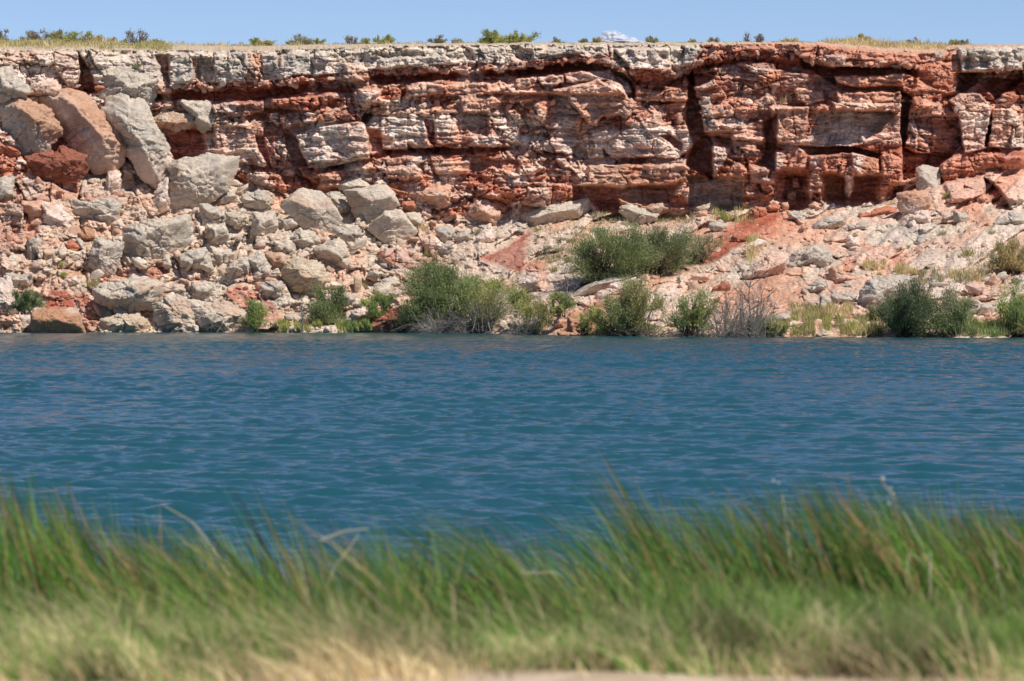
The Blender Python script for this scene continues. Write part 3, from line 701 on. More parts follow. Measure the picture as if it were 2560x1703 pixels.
# tile, outline, colour, label, options(front tilt x,z ; up ; under ; left)
B = [
(1,[(870,400),(1060,385),(1390,440),(1385,640),(1330,760),(930,690),(890,520)],'g','square grey block leaning under the rim with a flat overhanging top',dict(front=(.25,-.12),left=1.1,up=.9,lam=.8)),
(1,[(-60,400),(90,400),(230,560),(240,650),(0,690),(-60,600)],'g','layered grey ledge rock cut by the left edge of the photo',dict(up=.6,lam=1)),
(1,[(210,520),(480,480),(540,580),(490,640),(240,630)],'w','flat white shelf rock just above the leaning slabs',dict(up=.5,under=.1)),
(1,[(10,760),(170,660),(420,760),(520,900),(540,980),(350,1180),(190,1150),(90,1030),(20,900)],'g','leftmost leaning boulder with an orange patch on its sunlit top',dict(front=(-.35,.3),under=1.0,up=.5,patch='o')),
(1,[(370,690),(620,610),(760,640),(860,800),(1000,900),(1110,1080),(1100,1180),(1020,1310),(850,1320),(740,1200),(620,1000),(470,830)],'w','large orange leaning slab with a broken white lower end',dict(front=(-.3,.35),under=.8,left=.9,up=.4,lam=1.4,patch='o')),
(1,[(900,700),(1030,660),(1290,680),(1420,950),(1540,1280),(1500,1360),(1390,1450),(1250,1350),(1020,940),(930,800)],'g','longest leaning slab, pale grey and pink, pointing down to the right',dict(front=(.05,.45),left=1.3,under=.9,up=.3,thick=1.6,lam=.6,low='w')),
(0,[(432,416),(508,397),(586,401),(580,440),(555,480),(508,512),(477,540),(430,524),(424,476)],'b','big flat-topped grey boulder with a brown shaded underside, right of the longest leaning slab',dict(front=(.1,.75),under=1.5,up=.2,thick=1.7)),
(1,[(1370,860),(1480,770),(1740,820),(1730,920),(1560,960),(1380,900)],'o','orange rubble-topped mound right of the leaning slabs',dict(up=1.0)),
(1,[(1600,690),(1850,700),(1920,850),(1890,960),(1790,960),(1700,800)],'g','grey rock under the rim with an orange stained foot',dict(up=.7)),
(1,[(250,1180),(560,1120),(750,1180),(760,1300),(680,1400),(420,1400),(260,1300)],'k','dark red bulging ledge rock below the leaning slabs',dict(under=1.0)),
(1,[(-40,970),(100,1050),(190,1150),(180,1200),(-40,1200)],'n','red ledge rock under the leftmost leaning boulder',dict(lam=1)),
(1,[(1080,1280),(1150,1250),(1220,1300),(1190,1400),(1090,1400)],'p','small brown rounded rock wedged under the longest leaning slab',{}),
(1,[(970,1330),(1080,1310),(1070,1470),(1000,1530),(960,1500)],'w','tall pale pink rock standing left of the wedged rounded rock',{}),
(5,[(1490,20),(1515,130),(1510,260),(1440,300),(1350,250),(1400,130)],'w','white triangular rock wedged beside the big flat-topped boulder',dict(thick=.7)),
(5,[(650,220),(1000,215),(1060,260),(1040,430),(900,420),(700,400),(640,330)],'g','squarish grey rock with a thick cracked cap on the left slope',dict(up=.4,under=.8,lam=1.2)),
(5,[(1110,500),(1250,420),(1640,380),(1690,540),(1600,650),(1440,780),(1200,830),(1100,640)],'b','huge weathered tan boulder over a dark red hollow',dict(front=(-.1,.5),under=1.0,up=.3)),
(5,[(870,540),(1090,600),(1060,760),(1000,890),(880,890),(780,780),(830,620)],'g','smooth grey wedge boulder pointing down beside the dark hollow',dict(front=(.1,.1),under=1.2,left=.5)),
(5,[(1580,700),(1830,640),(1900,840),(1720,850),(1600,800)],'g','rough grey triangular boulder right of the dark red hollow',dict(up=.6)),
(5,[(1800,270),(1960,270),(2010,400),(1890,450),(1790,370)],'g','grey rock tucked under the big flat-topped boulder, split from its twin by a twig',dict(left=.9)),
(5,[(2000,320),(2150,300),(2210,400),(2130,470),(2030,420)],'b','round tan rock right of the twig',{}),
(5,[(1840,440),(2000,420),(2040,560),(1960,620),(1840,560)],'b','tan block with a lichened face in the middle of the boulder pile',dict(up=.6)),
(5,[(1880,640),(2080,680),(2060,760),(1990,830),(1900,760)],'b','pale wedge rock pointing down over a dark gap',dict(under=1.0)),
(5,[(2010,800),(2180,740),(2240,820),(2150,900),(2020,860)],'g','low grey rock beside the dark gap',dict(up=.6)),
(5,[(2200,720),(2352,690),(2400,800),(2352,940),(2260,920),(2200,800)],'g','grey upright rock left of the big triangular tan slab',dict(up=.5)),
(5,[(1930,150),(2100,130),(2090,220),(1980,240)],'g','small layered grey rock lying on the flat-topped boulder\'s right foot',dict(lam=1)),
(5,[(2120,190),(2380,120),(2440,250),(2352,300),(2200,280)],'b','flat tan rock high in the pile left of the long dark-edged slab',dict(up=.9)),
(5,[(850,1000),(1200,900),(1430,950),(1420,1180),(1200,1200),(1000,1190),(850,1110)],'b','broad pale pink-grey boulder above the waterside blocks',dict(front=(0,.4),up=.6,lam=.8)),
(5,[(1430,970),(1700,960),(1710,1040),(1540,1060),(1430,1040)],'b','long flat beige cap rock with an orange left end above the waterside cliff',dict(up=.9,under=.6)),
(5,[(1430,1040),(1530,1050),(1520,1100),(1430,1090)],'o','small brown rock under the long beige cap rock',{}),
(5,[(1710,980),(1880,970),(1910,1040),(1860,1110),(1740,1100)],'b','smooth grey-faced rock beside the long beige cap rock',dict(up=.5)),
(5,[(1400,1110),(1660,1090),(1690,1200),(1800,1300),(1800,1410),(1430,1410),(1370,1260)],'b','large beige shore block standing right of a black cleft at the water',dict(front=(0,.2),up=.5)),
(5,[(1680,1110),(1900,1120),(2100,1150),(2190,1250),(2080,1410),(1790,1410),(1700,1230)],'b','wide beige shore block behind the grey drowned twigs',dict(front=(.1,.3),up=.6)),
(5,[(860,1300),(1100,1230),(1260,1220),(1330,1330),(1345,1410),(870,1410)],'y','low beige shore block left of the black cleft, with a brown stone on its top',dict(up=.8)),
(5,[(1110,1240),(1250,1220),(1250,1280),(1190,1310)],'o','brown angular stone lying on the low beige shore block',{}),
(5,[(300,1220),(500,1170),(680,1190),(740,1410),(300,1410)],'o','smooth orange-beige rectangular block standing in the water',dict(front=(0,.15),up=.6,rough=.6)),
(5,[(170,1240),(290,1230),(310,1410),(160,1410)],'w','narrow whitish block standing in the water',dict(front=(0,.05))),
(5,[(155,1190),(270,1180),(295,1230),(160,1245)],'g','small grey stone capping the narrow whitish shore block',dict(up=.9)),
(5,[(0,1250),(140,1240),(150,1340),(0,1330)],'p','pinkish rock at the left edge of the shore',{}),
(5,[(60,880),(260,870),(270,980),(100,1000)],'g','smooth grey rock above the small dark green bush',dict(up=.8)),
(5,[(240,620),(340,540),(400,600),(330,760),(260,780)],'g','tall cracked grey rock on the left red slope',{}),
(5,[(390,660),(480,680),(500,760),(400,780)],'p','rounded brown rock with a shaded hollow under it',dict(under=1.2)),
(5,[(570,600),(660,580),(720,640),(640,690),(570,660)],'n','small red-brown rock with a dark shaded face',dict(under=1.3,left=1)),
(5,[(660,560),(720,560),(790,690),(740,690)],'g','thin grey splinter of rock leaning beside a red-brown rock',{}),
(5,[(590,920),(680,880),(720,960),(610,980)],'w','small white pyramid rock left of the dark hollow',{}),
(5,[(370,230),(500,220),(650,380),(600,470),(400,420)],'w','shattered white rock mass left of the squarish grey rock',dict(up=.8)),
(5,[(190,230),(370,220),(375,360),(280,380),(200,300)],'p','pinkish-grey boulder on the upper left slope',{}),
(5,[(645,480),(830,490),(850,600),(700,570)],'o','pale orange rock under the squarish grey rock',{}),
(5,[(-30,40),(110,30),(130,200),(-30,210)],'g','grey mottled rock at the left edge halfway up the slope',{}),
(5,[(-30,930),(90,920),(130,1040),(165,1180),(40,1260),(-30,1230)],'w','large whitish rock at the left edge beside the small dark green bush',dict(up=.7)),
(6,[(400,120),(600,130),(640,260),(740,380),(700,480),(600,600),(560,570),(400,390),(240,280)],'b','big triangular tan slab with a long dark undercut edge',dict(front=(.15,.8),under=1.8,left=1.2,up=.2,thick=1.0,rough=.7)),
(6,[(640,160),(740,150),(850,220),(840,310),(740,350),(640,240)],'g','knobbly grey rock between the two biggest tan slabs',{}),
(6,[(730,60),(870,15),(990,70),(1000,120),(860,150),(740,130)],'b','topmost pale tan rock of the boulder pile',dict(up=.8,rough=.7)),
(6,[(800,140),(1150,90),(1210,160),(1260,260),(1150,350),(1000,430),(900,350),(840,250)],'b','widest smooth tan slab near the top of the pile',dict(front=(.15,.7),up=.2,under=.8,rough=.6)),
(6,[(1030,430),(1150,330),(1270,320),(1420,500),(1345,555),(1170,610),(1060,520),(1000,470)],'b','tan slab with a sharp lower edge casting a brown shadow on white scree',dict(front=(.2,.6),under=1.5,left=1.5,up=.2,rough=.6)),
(6,[(1330,330),(1460,320),(1490,380),(1480,470),(1370,460)],'b','cube-shaped tan rock at the right end of the pile',dict(up=.9,front=(0,-.2),rough=.6)),
(6,[(700,470),(900,435),(950,520),(860,580),(770,590)],'g','whitish grey rock left of the sharp-edged tan slab',dict(up=.9,under=.6)),
(6,[(820,590),(970,550),(980,600),(850,730),(810,690)],'g','grey wedge with a long brown shaded underside, below the whitish grey rock',dict(up=.7,under=1.4)),
(6,[(540,670),(740,550),(790,620),(840,770),(820,860),(640,800),(540,720)],'b','rounded cream-coloured boulder low in the middle of the pile',dict(front=(.1,.4),up=.5)),
(6,[(290,570),(400,490),(520,520),(560,600),(460,660),(340,620)],'b','angular tan rock under the long dark undercut edge',dict(up=.7)),
(6,[(160,580),(300,580),(340,680),(250,720),(170,660)],'b','tan rock left of the angular one, above a dark crack',dict(up=.6)),
(6,[(90,690),(240,680),(270,840),(130,870),(80,750)],'o','brown-stained rock with a flat sandy face low in the pile',dict(up=.4)),
(6,[(60,860),(170,870),(210,910),(100,930)],'g','small dark grey rock shading a hollow at the pile\'s foot',dict(under=1.0)),
(6,[(280,800),(420,740),(560,780),(640,930),(560,1010),(330,1010),(270,900)],'y','massive cream rock mass with yellow streaks above the round shore bush',dict(front=(0,.4),up=.6)),
(6,[(-20,340),(160,330),(190,470),(60,560),(-40,540)],'b','broad sandy-grey boulder in the middle left of the pile',dict(front=(0,.5),up=.5,rough=.7)),
(6,[(170,400),(330,360),(400,440),(330,490),(200,490)],'g','low grey rock beneath the triangular slab\'s left corner',{}),
(6,[(20,970),(200,920),(275,980),(240,1080),(60,1060)],'g','grey-brown rock directly above a cracked upright stone',dict(up=.6)),
(6,[(870,900),(945,900),(930,1045),(875,1040)],'y','upright cream brick-shaped stone by a tuft',dict(rough=.5)),
(6,[(980,850),(1060,820),(1130,870),(1050,925),(990,890)],'b','round-ended tan rock beneath a flat tan plate',dict(under=.8)),
(6,[(1080,810),(1240,850),(1240,885),(1130,875)],'b','flat tan plate lying on smaller rocks',dict(up=1.2)),
(6,[(1070,960),(1200,880),(1280,960),(1160,1010),(1070,1005)],'g','streaked grey slab under the flat tan plate',dict(up=.9,lam=1)),
(6,[(1100,780),(1160,780),(1170,820),(1120,815)],'G','dark small stone perched above the flat tan plate',{}),
(6,[(840,1200),(960,1160),(1035,1255),(960,1285),(860,1270)],'w','pale rock at the shore between the round bush and the bright green bush',dict(up=.8)),
(6,[(935,1110),(1000,1110),(990,1165),(950,1155)],'b','small tan stone above the pale shore rock',{}),
(6,[(760,1060),(900,1040),(900,1140),(800,1190)],'g','grey rock behind the round shore bush',{}),
(6,[(860,1060),(960,1070),(940,1130),(870,1120)],'w','white split stone above the pale shore rock',{}),
(6,[(510,1240),(600,1220),(640,1290),(560,1315)],'b','little tan rock at the round bush\'s foot',{}),
(6,[(250,1240),(320,1225),(330,1290),(260,1290)],'g','little grey stone beside the red clay bank',{}),
(6,[(1000,1340),(1200,1190),(1370,1140),(1385,1400),(995,1400)],'r','dark red clay mound at the water behind bare twigs',dict(front=(0,.3),rough=.7)),
(6,[(1350,120),(1590,30),(1720,110),(1700,240),(1590,265),(1440,240),(1355,190)],'p','pinkish grey boulder sitting at the foot of the red cliff',dict(up=1.0,under=.9,front=(-.2,-.2))),
(6,[(1910,330),(1960,220),(2070,230),(2190,340),(2130,430),(2040,435),(1940,390)],'p','rounded pink and white boulder against the red cliff foot',dict(up=.7)),
(6,[(1610,480),(1740,455),(1780,540),(1680,585)],'g','light grey rock on the slope below the pinkish boulder',dict(up=.9)),
(6,[(1780,540),(1890,490),(1920,560),(1820,600)],'g','grey rock with a flat back, third in the row under the cliff foot',{}),
(6,[(1460,570),(1560,530),(1680,620),(1540,670)],'w','white-grey low slab beside a small yellow tuft',dict(up=1)),
(6,[(1950,550),(2080,490),(2140,560),(2020,600)],'w','whitish low rock above the red clay streak',dict(up=1)),
(6,[(1600,650),(1740,560),(1780,640),(1680,720)],'g','bluish grey layered slab in the middle of the slope',dict(up=.9,lam=1)),
(6,[(1290,230),(1420,230),(1420,300),(1320,300)],'n','reddish rock right of the widest slab',{}),
(6,[(1450,250),(1560,260),(1570,350),(1480,370)],'p','pink rock right of the cube-shaped one',{}),
(6,[(1550,390),(1615,400),(1600,455),(1545,440)],'o','small orange rock between the cube-shaped and rounded ones',{}),
(7,[(95,360),(360,250),(640,215),(735,260),(710,340),(400,400),(130,480),(90,420)],'b','long pale slab lying against the foot of the red cliff',dict(front=(.1,.9),up=.7,rough=.7)),
(7,[(1490,650),(1600,655),(1600,725),(1500,755)],'p','pointed pinkish rock right of the mid-slope bushes',dict(left=1.5)),
(7,[(1430,760),(1490,770),(1500,810),(1440,815)],'p','small pink rock below the pointed one',{}),
(7,[(1305,815),(1380,800),(1395,850),(1310,865)],'w','small round pale rock below the dead mid-slope bush',{}),
(7,[(500,1080),(700,960),(1060,820),(1160,815),(1150,890),(640,1110),(560,1140)],'g','long smooth sandy slab running downhill under the mid-slope bush',dict(front=(0,1.6),up=.3,under=.6,thick=.9,rough=.5)),
(7,[(620,1085),(950,955),(1200,875),(1225,900),(950,1030),(700,1135),(620,1140)],'w','thin broken white ledge along the lower edge of the sandy slab',dict(up=1.0,under=.3,thick=.7)),
(7,[(1620,290),(1760,245),(1785,290),(1680,320)],'y','flat cream stone under the shadowed cliff wall',dict(up=1.2)),
(7,[(1655,320),(1720,310),(1760,370),(1665,375)],'p','pale upright stone under the flat cream stone',{}),
(7,[(1770,430),(1850,400),(1905,450),(1780,530)],'g','grey and pink rock at the top of the red clay gully',dict(up=.8)),
(7,[(965,290),(1060,260),(1200,370),(1310,345),(1290,400),(1060,410),(980,360)],'b','undercut tan ledge below the right-hand alcove',dict(under=1.2,up=.8)),
(7,[(1170,290),(1330,240),(1390,290),(1250,360)],'o','orange rubble heap in front of the right-hand alcove',{}),
(7,[(2130,290),(2250,285),(2255,340),(2150,420)],'n','rubbly reddish rock overhanging the head of the clay gully',dict(under=.8)),
(7,[(2270,260),(2352,255),(2390,300),(2290,320)],'n','red and white rock at the top end of the clay gully',{}),
(7,[(1960,690),(2180,560),(2260,590),(2190,680),(2010,730)],'w','jagged white ledge below the clay gully',dict(up=.7,lam=1)),
(7,[(2050,880),(2300,680),(2440,700),(2430,830),(2300,930),(2100,945)],'w','great sloping white rock sheet below the jagged ledge',dict(front=(0,.9),up=.5)),
(7,[(1800,1000),(1900,930),(1930,1010),(1870,1070)],'n','dark red overhanging lump above the dead thicket',dict(under=1)),
(7,[(1600,880),(1740,870),(1760,930),(1620,940)],'p','knobbly pink rock near the yellow tuft',{}),
(7,[(1440,930),(1500,880),(1580,950),(1480,990)],'g','grey pitted rock left of the knobbly pink one',{}),
(7,[(80,960),(170,890),(255,875),(275,980),(290,1060),(170,1075)],'w','white and pink rock left of the bare grey tree',{}),
(7,[(350,1175),(465,1170),(465,1240),(380,1250)],'o','orange rock behind the bare grey tree',{}),
(7,[(350,1330),(420,1250),(500,1290),(440,1375),(370,1375)],'p','pinkish shore rock at the bare tree\'s foot',{}),
(7,[(385,1385),(520,1375),(525,1430),(395,1430)],'o','flat orange rock at the waterline under the bare tree',dict(up=1)),
(7,[(490,1245),(640,1230),(650,1430),(540,1430)],'o','orange-pink shore rock between bare tree and yellow-green bushes',{}),
(7,[(430,870),(570,780),(600,830),(470,910)],'g','grey rock at the left foot of the mid-slope bush',dict(up=.9)),
(7,[(1370,1260),(1500,1290),(1510,1380),(1340,1370)],'w','white rock showing between the two yellow-green shore bushes',{}),
(7,[(1700,1160),(1780,1150),(1790,1210),(1710,1220)],'w','round white rock behind the second yellow-green bush',{}),
(8,[(265,760),(290,680),(430,615),(600,660),(640,770),(560,860),(400,850),(270,825)],'g','lone big round-topped grey boulder on the right slope',dict(left=1.4,up=.7,front=(.2,.1))),
(8,[(870,1180),(980,930),(1150,900),(1400,895),(1300,1000),(1120,1100),(1090,1300),(900,1290)],'g','huge grey boulder left of the dark green waterside tree',dict(left=.7,under=1.2,up=.8)),
(8,[(1400,-50),(1450,-95),(1590,-60),(1600,20),(1600,160),(1530,200),(1400,120)],'g','pale grey block with a bright flat top standing at the red cliff foot',dict(up=1.3,front=(-.6,-.2),rough=.6,lam=.7)),
(8,[(1250,170),(1500,130),(1505,330),(1390,345),(1275,390)],'p','tall red-topped block with a shaded left face below the pale grey block',dict(left=1.6)),
(8,[(1350,350),(1480,310),(1530,430),(1420,435),(1320,410)],'w','white angular rock at the tall block\'s foot',dict(left=1)),
(8,[(1520,390),(1700,300),(1725,380),(1560,455)],'w','white slanting slab right of the angular rock',dict(up=.8)),
(8,[(1705,300),(1790,295),(1850,380),(1790,490),(1730,400)],'g','grey broken rock right of the slanting slab',{}),
(8,[(2100,420),(2250,330),(2380,360),(2380,450),(2120,440)],'g','blue-grey pitted boulder near the right edge under the cave',dict(up=.8)),
(8,[(1040,255),(1240,185),(1265,235),(1100,275)],'y','long cream slab leaning on the tall red-topped block',dict(up=1.2,under=.3)),
(8,[(890,265),(980,220),(1035,265),(960,290)],'w','small white peaked rock below the cliff alcoves',{}),
(8,[(430,260),(490,240),(555,290),(470,320)],'p','small pink rock below the cliff alcoves',{}),
(8,[(550,265),(660,240),(690,290),(590,310)],'w','bright white flat rock below the red alcoves',dict(up=1.2)),
(8,[(60,275),(150,252),(168,300),(90,325)],'n','small round red rock at the top of the red spoil slope',{}),
(8,[(190,240),(250,235),(255,300),(200,305)],'p','small pink rock in front of the pillared wall',{}),
(8,[(240,315),(410,310),(465,400),(380,445),(270,390)],'g','rounded grey rock lying on the red spoil slope',dict(up=.9)),
(8,[(490,410),(730,350),(750,420),(640,480),(500,490)],'g','layered grey-pink rock right of the spoil slope',dict(up=.8,lam=1.2)),
(8,[(750,360),(1250,250),(1265,310),(900,370),(780,415)],'n','long red ledge rock stretching below the alcoves',dict(up=.9,under=.6,lam=1.2)),
(8,[(715,450),(960,395),(1005,440),(850,500),(730,480)],'g','grey-pink broken rock below the long red ledge rock',dict(lam=1)),
(8,[(375,1000),(520,890),(605,960),(590,1040),(470,1070)],'g','hollowed grey rock above the shore grass',dict(up=.7)),
(8,[(610,830),(740,790),(755,950),(640,1010)],'p','pinkish grey boulder with a dark cleft on its right',dict(under=.8)),
(8,[(500,1210),(540,1085),(620,1110),(610,1240)],'g','pointed grey stone standing in the shore grass',dict(up=.3)),
(8,[(640,1060),(800,1040),(880,1100),(780,1160),(650,1150)],'g','knobbly grey rubble rock left of the huge grey boulder',{}),
(8,[(450,1140),(515,1135),(510,1180),(460,1175)],'w','small white stone left of the pointed grey stone',{}),
(8,[(330,1180),(390,1165),(380,1205),(335,1205)],'w','little flat white stone above the shore grass',{}),
(8,[(65,1290),(210,1225),(275,1275),(130,1340)],'g','smooth pale rock in the shore grass beside the dead thicket',dict(up=1)),
(8,[(145,1365),(270,1290),(370,1310),(260,1370)],'w','flat whitish slab low in the shore grass',dict(up=1.3)),
(8,[(470,1440),(560,1365),(640,1380),(645,1445)],'y','pale earthy mound at the waterline in the shore grass',dict(up=1)),
(8,[(730,1265),(820,1245),(815,1315),(750,1315)],'n','brown rock left of the huge grey boulder\'s foot',{}),
(8,[(805,1295),(870,1255),(885,1325),(830,1345)],'g','small grey rock touching the huge grey boulder\'s foot',{}),
(8,[(1640,1000),(1760,965),(1870,1060),(1700,1050)],'w','whitish rounded rock behind the grey-green shore bush',dict(up=1)),
(8,[(1720,1090),(1830,1080),(1870,1140),(1760,1150)],'y','tan low rock behind the grey-green shore bush',dict(up=1)),
(8,[(1985,925),(2170,855),(2225,900),(2080,975)],'g','grey flat rock above the airy young tree',dict(up=1.1,lam=1)),
(8,[(1835,1210),(1940,1120),(2080,1160),(2020,1250),(1850,1285)],'g','cracked grey rock left of the airy young tree',dict(up=.7,under=.8)),
(8,[(1880,1320),(2050,1220),(2210,1335),(2000,1350)],'p','pinkish rock with a dark gap above it, near the young tree',dict(up=.9)),
(8,[(1950,1080),(2100,1000),(2160,1060),(2000,1120)],'w','pale grey rock behind the young tree\'s left branches',dict(up=1)),
(8,[(1850,980),(1990,955),(2005,1060),(1890,1070)],'p','pinkish cracked rock between two whitish ones',{}),
(8,[(2250,880),(2400,860),(2400,960),(2280,970)],'g','grey rock under the round olive bush at the right edge',dict(up=1)),
(8,[(790,530),(880,560),(890,650),(800,680),(750,630)],'w','rounded pale rock at the end of the smooth pink shelf',{}),
]
BOX = []
def put_boulder(i, t, pts, ck, label, o):
    P = S(t, pts)
    w, h = np.ptp(P[:, 0]), np.ptp(P[:, 1]); r = max(w, h)
    cen = P.mean(0)
    Yb_ = float(base_depth(np.array([cen[0]]), np.array([cen[1]]))[0])
    Ym = float(DEP[surf(np.array([cen[0]]), np.array([cen[1]+.15*h]))[2], surf(np.array([cen[0]]), np.array([cen[1]]))[3]][0])
    mpp = Yb_/FPX; sz = min(w, h)*mpp
    T = o.get('thick', sz*.55)
    Yc_ = min(Ym, Yb_)-T*.35
    out = (P-cen)*[1.14, -1.14]*mpp
    sub = 6 if r > 95 else 5 if r > 55 else 4 if r > 22 else 3
    kw = {k: v for k, v in o.items() if k in ('thick', 'up', 'under', 'left', 'front', 'rough', 'lam')}
    V, Fc = rock(out, 100+i*7, sub, **kw)
    col = rockcol(V, ck, i)
    if 'low' in o: col = mixc(col, C[o['low']], sstep(.02, .16, -(V[:, 2]/np.ptp(V[:, 2]))-.08+.15*fbm3(V*1.5, 3, 2))*.85)
    if 'patch' in o: col = mixc(col, C[o['patch']], sstep(-.1, .3, V[:, 0]/sz+V[:, 2]/sz)*.8)
    me = mesh_data('boulder', V, Fc, col, M_ROCK, False)
    ob = link('boulder', me, None, at(cen[0], cen[1], Yc_))
    tagit(ob, label, 'rock', 'boulders fallen below the red cliff')
for i, (t, pts, ck, label, o) in enumerate(B): put_boulder(i, t, pts, ck, label, o)

# anonymous broken rocks wedged between the traced ones
def filler(n, xr, yr, cols, label, seed, slant, smin, smax):
    r = np.random.default_rng(seed); k = 0
    while k < n:
        px, py = r.uniform(*xr), r.uniform(*yr)
        if py < toe(np.array([px]))[0]+12 or py > ywat(np.array([px]))[0]-4: continue
        dep = float(surf(np.array([px]), np.array([py]))[0][0]); sz = smin*(1+r.pareto(2.2)); sz = min(sz, smax); k += 1
        a = np.sort(r.uniform(0, 2*math.pi, 7)); rr = sz*.5*r.uniform(.75, 1.1, 7); q = np.stack([np.cos(a)*rr*r.uniform(1.0, 1.6), np.sin(a)*rr], -1)
        q = q@np.array([[math.cos(slant), math.sin(slant)], [-math.sin(slant), math.cos(slant)]]); q -= q.mean(0)
        if len(hull2(q)) < 4: k -= 1; continue
        V, Fc = rock(q, 3000+seed+k, 4 if sz > .5 else 3, up=.6, under=.7, left=.5, lam=.6)
        ck = cols[r.integers(len(cols))]
        ob = link('boulder', mesh_data('boulder', V, Fc, rockcol(V, ck, k), M_ROCK, False), None, at(px, py, dep-.12*sz))
        tagit(ob, label, 'rock', 'small rocks wedged among the boulders' if seed == 1 else 'small rocks half sunk in the pink slope')
filler(90, (240, 1010), (450, 820), 'bbgbyp', 'knee-high broken tan rock wedged in the pile between the big boulders', 1, .2, .42, 1.1)
filler(62, (1300, 2620), (560, 835), 'ppgwpn', 'knee-high pink or grey rock half sunk in the slope right of the boulder pile', 2, .5, .36, 1.3)
# ------------------------------------------------------------------ loose rubble on the talus and in the rubbly seams
def rubble():
    r = np.random.default_rng(42); V0, F0 = ICO[2]; V1, F1 = ICO[1]
    Vs, Fs, Cs = [], [], []; off = 0
    n = 19000
    px = r.uniform(-150, 2700, n); tp = toe(px); wt = ywat(px)
    py = tp+(wt-tp+2)*r.random(n)
    # a share in the rubbly band under the caprock
    k = r.random(n) < .16; py = np.where(k, key(1, px)+r.uniform(0, 16, n), py)
    k2 = r.random(n) < .10; py = np.where(k2, key(3, px)+(key(4, px)-key(3, px))*r.random(n), py)
    dep, colr, ii, jj = surf(px, py)
    dens = np.clip(.55+.9*fbm2(px/90, py/60, 3, 401), .05, 1)
    dens = np.where((px > 1300) & ~k & ~k2, dens*.55, dens)
    isclay = colr[:, 1] < .13
    keep = (r.random(n) < dens) & ~(isclay & (r.random(n) < .8))
    size = np.clip(.055*(r.pareto(2.1, n)+1), .05, .34)
    size = np.where(px < 1150, size*1.25, size); size = np.where(k | k2, np.minimum(size*1.2, .25), size)
    for q in np.where(keep)[0]:
        sz = size[q]; V, Fq = ICO[3] if sz > .15 else (V0, F0) if sz > .09 else (V1, F1)
        m = 6; N = r.normal(size=(m, 3)); N /= np.linalg.norm(N, axis=1)[:, None]; N = np.vstack([N, -N[:4]]); O = r.uniform(.30, .85, len(N))
        dt = V@N.T; rad = np.min(np.where(dt > .05, O/np.maximum(dt, .05), 3), axis=1).clip(0, 1.7)
        P = V*rad[:, None]*sz*np.array([r.uniform(.8, 1.4), r.uniform(.7, 1.1), r.uniform(.6, 1)])
        P = P+at(px[q], py[q], dep[q]-sz*.25)
        c = colr[q]; u = r.random()
        base = C['b' if u < .7 else 'p'] if px[q] < 1000 else (C['p'] if u < .5 else C['g'])
        if u < .12: base = C['w']
        if px[q] < 330 and py[q] < 620 and u > .35: base = C['n']
        cc = (c*.55+base*.45)*r.uniform(.8, 1.2)
        Vs.append(P); Fs.append(Fq+off); off += len(P); Cs.append(np.broadcast_to(cc, P.shape))
    me = mesh_data('rubble', np.concatenate(Vs), np.concatenate(Fs), np.concatenate(Cs), M_ROCK, False)
    ob = link('rubble', me); tagit(ob, 'loose broken stones scattered over the slope below the red cliff', 'rubble', None, 'stuff')
rubble()
# ------------------------------------------------------------------ shrubs and dead thickets
def tubes(paths, radii, sides=3):
    """paths: list of (n,3); radii: list of (n,) -> verts, quads"""
    Vs, Fs = [], []; off = 0
    for P, R in zip(paths, radii):
        n = len(P); T = np.gradient(P, axis=0); T /= np.linalg.norm(T, axis=1)[:, None]+1e-9
        U = np.cross(T, [0.31, .95, .05]); U /= np.linalg.norm(U, axis=1)[:, None]+1e-9; W = np.cross(T, U)
        a = np.arange(sides)*2*math.pi/sides
        V = P[:, None]+R[:, None, None]*(np.cos(a)[None, :, None]*U[:, None]+np.sin(a)[None, :, None]*W[:, None])
        Vs.append(V.reshape(-1, 3))
        i = np.arange(n-1)[:, None]*sides+np.arange(sides)[None]; j = np.arange(n-1)[:, None]*sides+(np.arange(sides)[None]+1) % sides
        Fs.append(np.stack([i, j, j+sides, i+sides], -1).reshape(-1, 4)+off); off += n*sides
    return np.concatenate(Vs), np.concatenate(Fs)
def leaf_quads(P, Dn, Ln, Wd, r):
    n = len(P); side = np.cross(Dn, r.normal(size=(n, 3))); side /= np.linalg.norm(side, axis=1)[:, None]+1e-9
    a = P-side*Wd[:, None]*.5; b = P+side*Wd[:, None]*.5
    m = P+Dn*(Ln*.55)[:, None]; c = m+side*Wd[:, None]*.55; t = P+Dn*Ln[:, None]; d = m-side*Wd[:, None]*.55
    V = np.stack([a, b, c, t, d], 1)
    V[:, 0] = (a+b)/2
    V = V[:, [0, 2, 3, 4]]
    return V.reshape(-1, 3), np.arange(n*4).reshape(-1, 4)
GREEN = dict(g=(.150,.200,.075), d=(.098,.140,.056), b=(.060,.092,.045), y=(.25,.275,.085), l=(.16,.235,.075), o=(.210,.210,.085), s=(.20,.215,.13), t=(.38,.335,.18), k=(.13,.125,.11))
GREEN = {k: np.array(v)*np.array([1.62,1.5,1.4])+np.array([.036,.026,.026]) for k, v in GREEN.items()}
GREY = np.array([.27,.245,.215]); BROWN = np.array([.10,.075,.055])
def limb(base, tip, r, n=7, sag=.12):
    t = np.linspace(0, 1, n)[:, None]; d = tip-base; L_ = np.linalg.norm(d)
    P = base+d*t+np.array([0, 0, 1])*(np.sin(math.pi*t)*L_*(-.02+(sag+.02)*r.random()))
    P[1:] += r.normal(0, .025*L_, (n-1, 3)).cumsum(0)*.6
    return P
